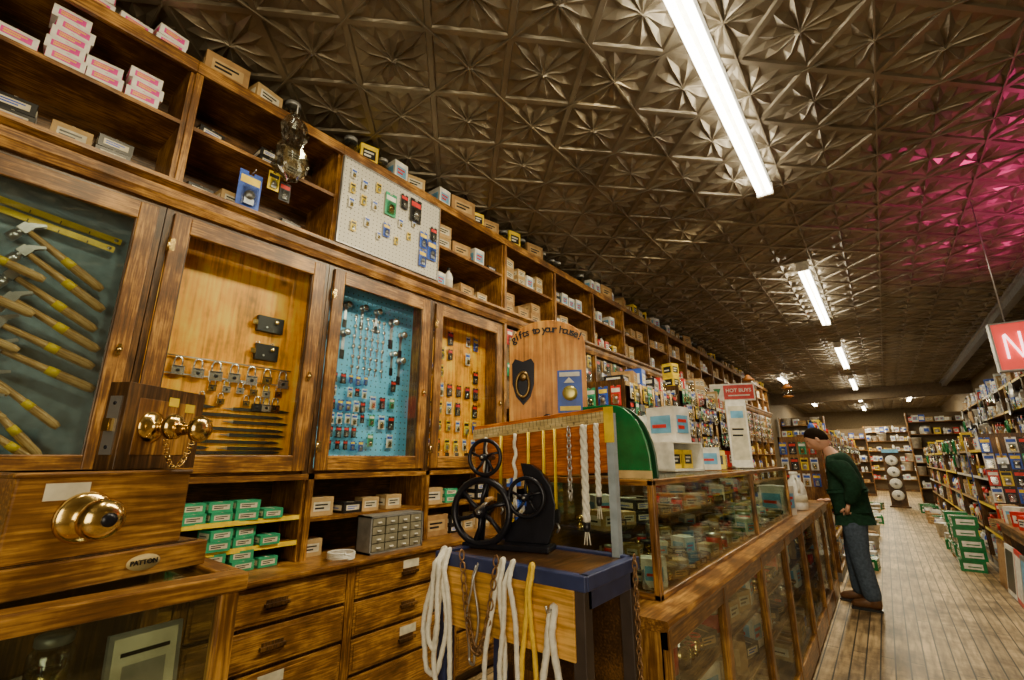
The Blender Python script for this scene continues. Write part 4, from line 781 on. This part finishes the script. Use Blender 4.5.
hv=[];hf=[];NL,NM=20,28
for i in range(NL+1):
    for j in range(NM): hv.append(headpt(2*pi*j/NM,-pi/2+pi*i/NL))
for i in range(NL):
    for j in range(NM): hf.append((i*NM+j,i*NM+(j+1)%NM,(i+1)*NM+(j+1)%NM,(i+1)*NM+j))
mb.add(hv,hf,skin,True,Xh)
for s in (-1,1):
    mb.lathe([(.004,-.008),(.016,-.006),(.02,0),(.014,.006),(.005,.004)],(0,0,0),skin,'y',12,X=Xh@Matrix.Translation((-.005,s*.080,-.012))@Matrix.Diagonal((.8,1,1.5,1)))
    mb.lathe([(.002,-.006),(.008,-.002),(.009,.002),(.003,.006)],(0,0,0),black,'x',10,X=Xh@Matrix.Translation((.081,s*.031,.008)))
    mb.tube([(.088,s*.018,.030),(.088,s*.032,.034),(.080,s*.046,.028)],.0035,hairm,5,X=Xh)
mb.cb((.098,0,-.052),(.006,.038,.005),P('lips',(.4,.13,.1),.5),X=Xh)
# right hand resting on the counter edge
mb.tube([(-.15,.212,.98),(-.18,.205,.985),(-.22,.19,.992),(-.25,.18,.988)],[.024,.033,.035,.03],skin,10,flat=.6)
for q,(o,L) in enumerate(((-.027,.07),(-.009,.08),(.009,.075),(.026,.06))):
    d=Vector((-.95,-.30,0)); n=Vector((.30,-.95,0)); st_=Vector((-.245,.182,.99))-n*o
    mb.tube([st_,st_+d*L*.45+Vector((0,0,.008)),st_+d*L*.8,st_+d*L+Vector((0,0,-.010))],[.0095,.009,.008,.006],skin,7)
mb.tube([(-.185,.185,.99),(-.21,.155,.992),(-.24,.142,.986)],[.012,.010,.008],skin,7)
# left hand slipped into the jeans pocket
mb.tube([(-.01,-.205,.985),(-.025,-.195,.94),(-.035,-.165,.90)],[.028,.035,.03],skin,9,flat=.6)
for q in range(4): mb.tube([(-.061+.018*q,-.165,.91),(-.067+.018*q,-.15,.87),(-.065+.018*q,-.13,.835)],[.0095,.009,.007],skin,7)
mb.tube([(-.05,-.20,.94),(-.077,-.195,.92),(-.09,-.18,.905)],[.011,.010,.008],skin,7)
man=O('person',mb,(-.355,6.2,0.0),label='person in dark green sweatshirt and jeans leaning at counter',cat='person')
sh=[sk[0],sk[1],sk[2],sk[3],(-.08,0,1.485),sk[6],sk[7],sk[8],sk[9],sk[10],(-.145,.213,.985),(.005,-.0,.90)]
O('shirt',skinmesh(sh,[(0,1),(1,2),(2,3),(3,4),(3,5),(5,6),(6,7),(3,8),(8,9),(9,10),(0,11)],[.175,.18,.18,.14,.085,.105,.085,.052,.105,.08,.050,.165],0,2,shirtm),parent=man)
je=[(.0,0,.93),(.0,0,.98),(.01,-.10,.84),sk[13],(.06,-.12,.06),(.01,.10,.84),sk[16],(-.05,.15,.06)]
O('jeans',skinmesh(je,[(1,0),(0,2),(2,3),(3,4),(0,5),(5,6),(6,7)],[.13,.15,.125,.095,.085,.12,.095,.085],0,2,jeanm),parent=man)
hr=[];hf2=[]; HN=12
for i in range(HN+1):
    for j in range(28):
        lo=2*pi*j/28; c=math.cos(lo)
        lmin=.62 if c>.75 else (.62-(.75-c)*.95 if c>.0 else max(-.5,-.10+c*.5))
        la=lmin+(pi/2-lmin)*i/HN; k=1.01+.06*min(1,i/4.0)+.010*math.sin(11*lo+3*i)
        hr.append(headpt(lo,la,k,0))
for i in range(HN):
    for j in range(28): hf2.append((i*28+j,i*28+(j+1)%28,(i+1)*28+(j+1)%28,(i+1)*28+j))
O('hair',B().add(hr,hf2,hairm,True,Xh),parent=man)
for (x,y) in ((.06,-.12),(-.05,.15)):
    so=[(x+.055,.0),(x+.06,.022),(x+.01,.022),(x+.0,.030),(x-.16,.024),(x-.195,.02),(x-.19,.0)]
    O('boot',B().lathe([(.05,.03),(.06,.06),(.058,.12),(.05,.14)],(x,y,0),bootm,n=14).prism(so,y-.038,y+.038,black,'y').tube([(x+.03,y,.06),(x-.03,y,.072),(x-.09,y,.058),(x-.15,y,.048),(x-.185,y,.038)],[.042,.052,.045,.038,.02],bootm,12),parent=man)
# ------------------------------------------------------------ camera
cam=bpy.data.cameras.new('camera'); cam.lens=16; cam.sensor_width=36; cam.clip_start=.02
co=bpy.data.objects.new('camera',cam); col.objects.link(co); co.location=(0,0,1.45); co.rotation_euler=(pi/2+math.radians(14.5),0,math.radians(38.4))
bpy.context.scene.camera=co
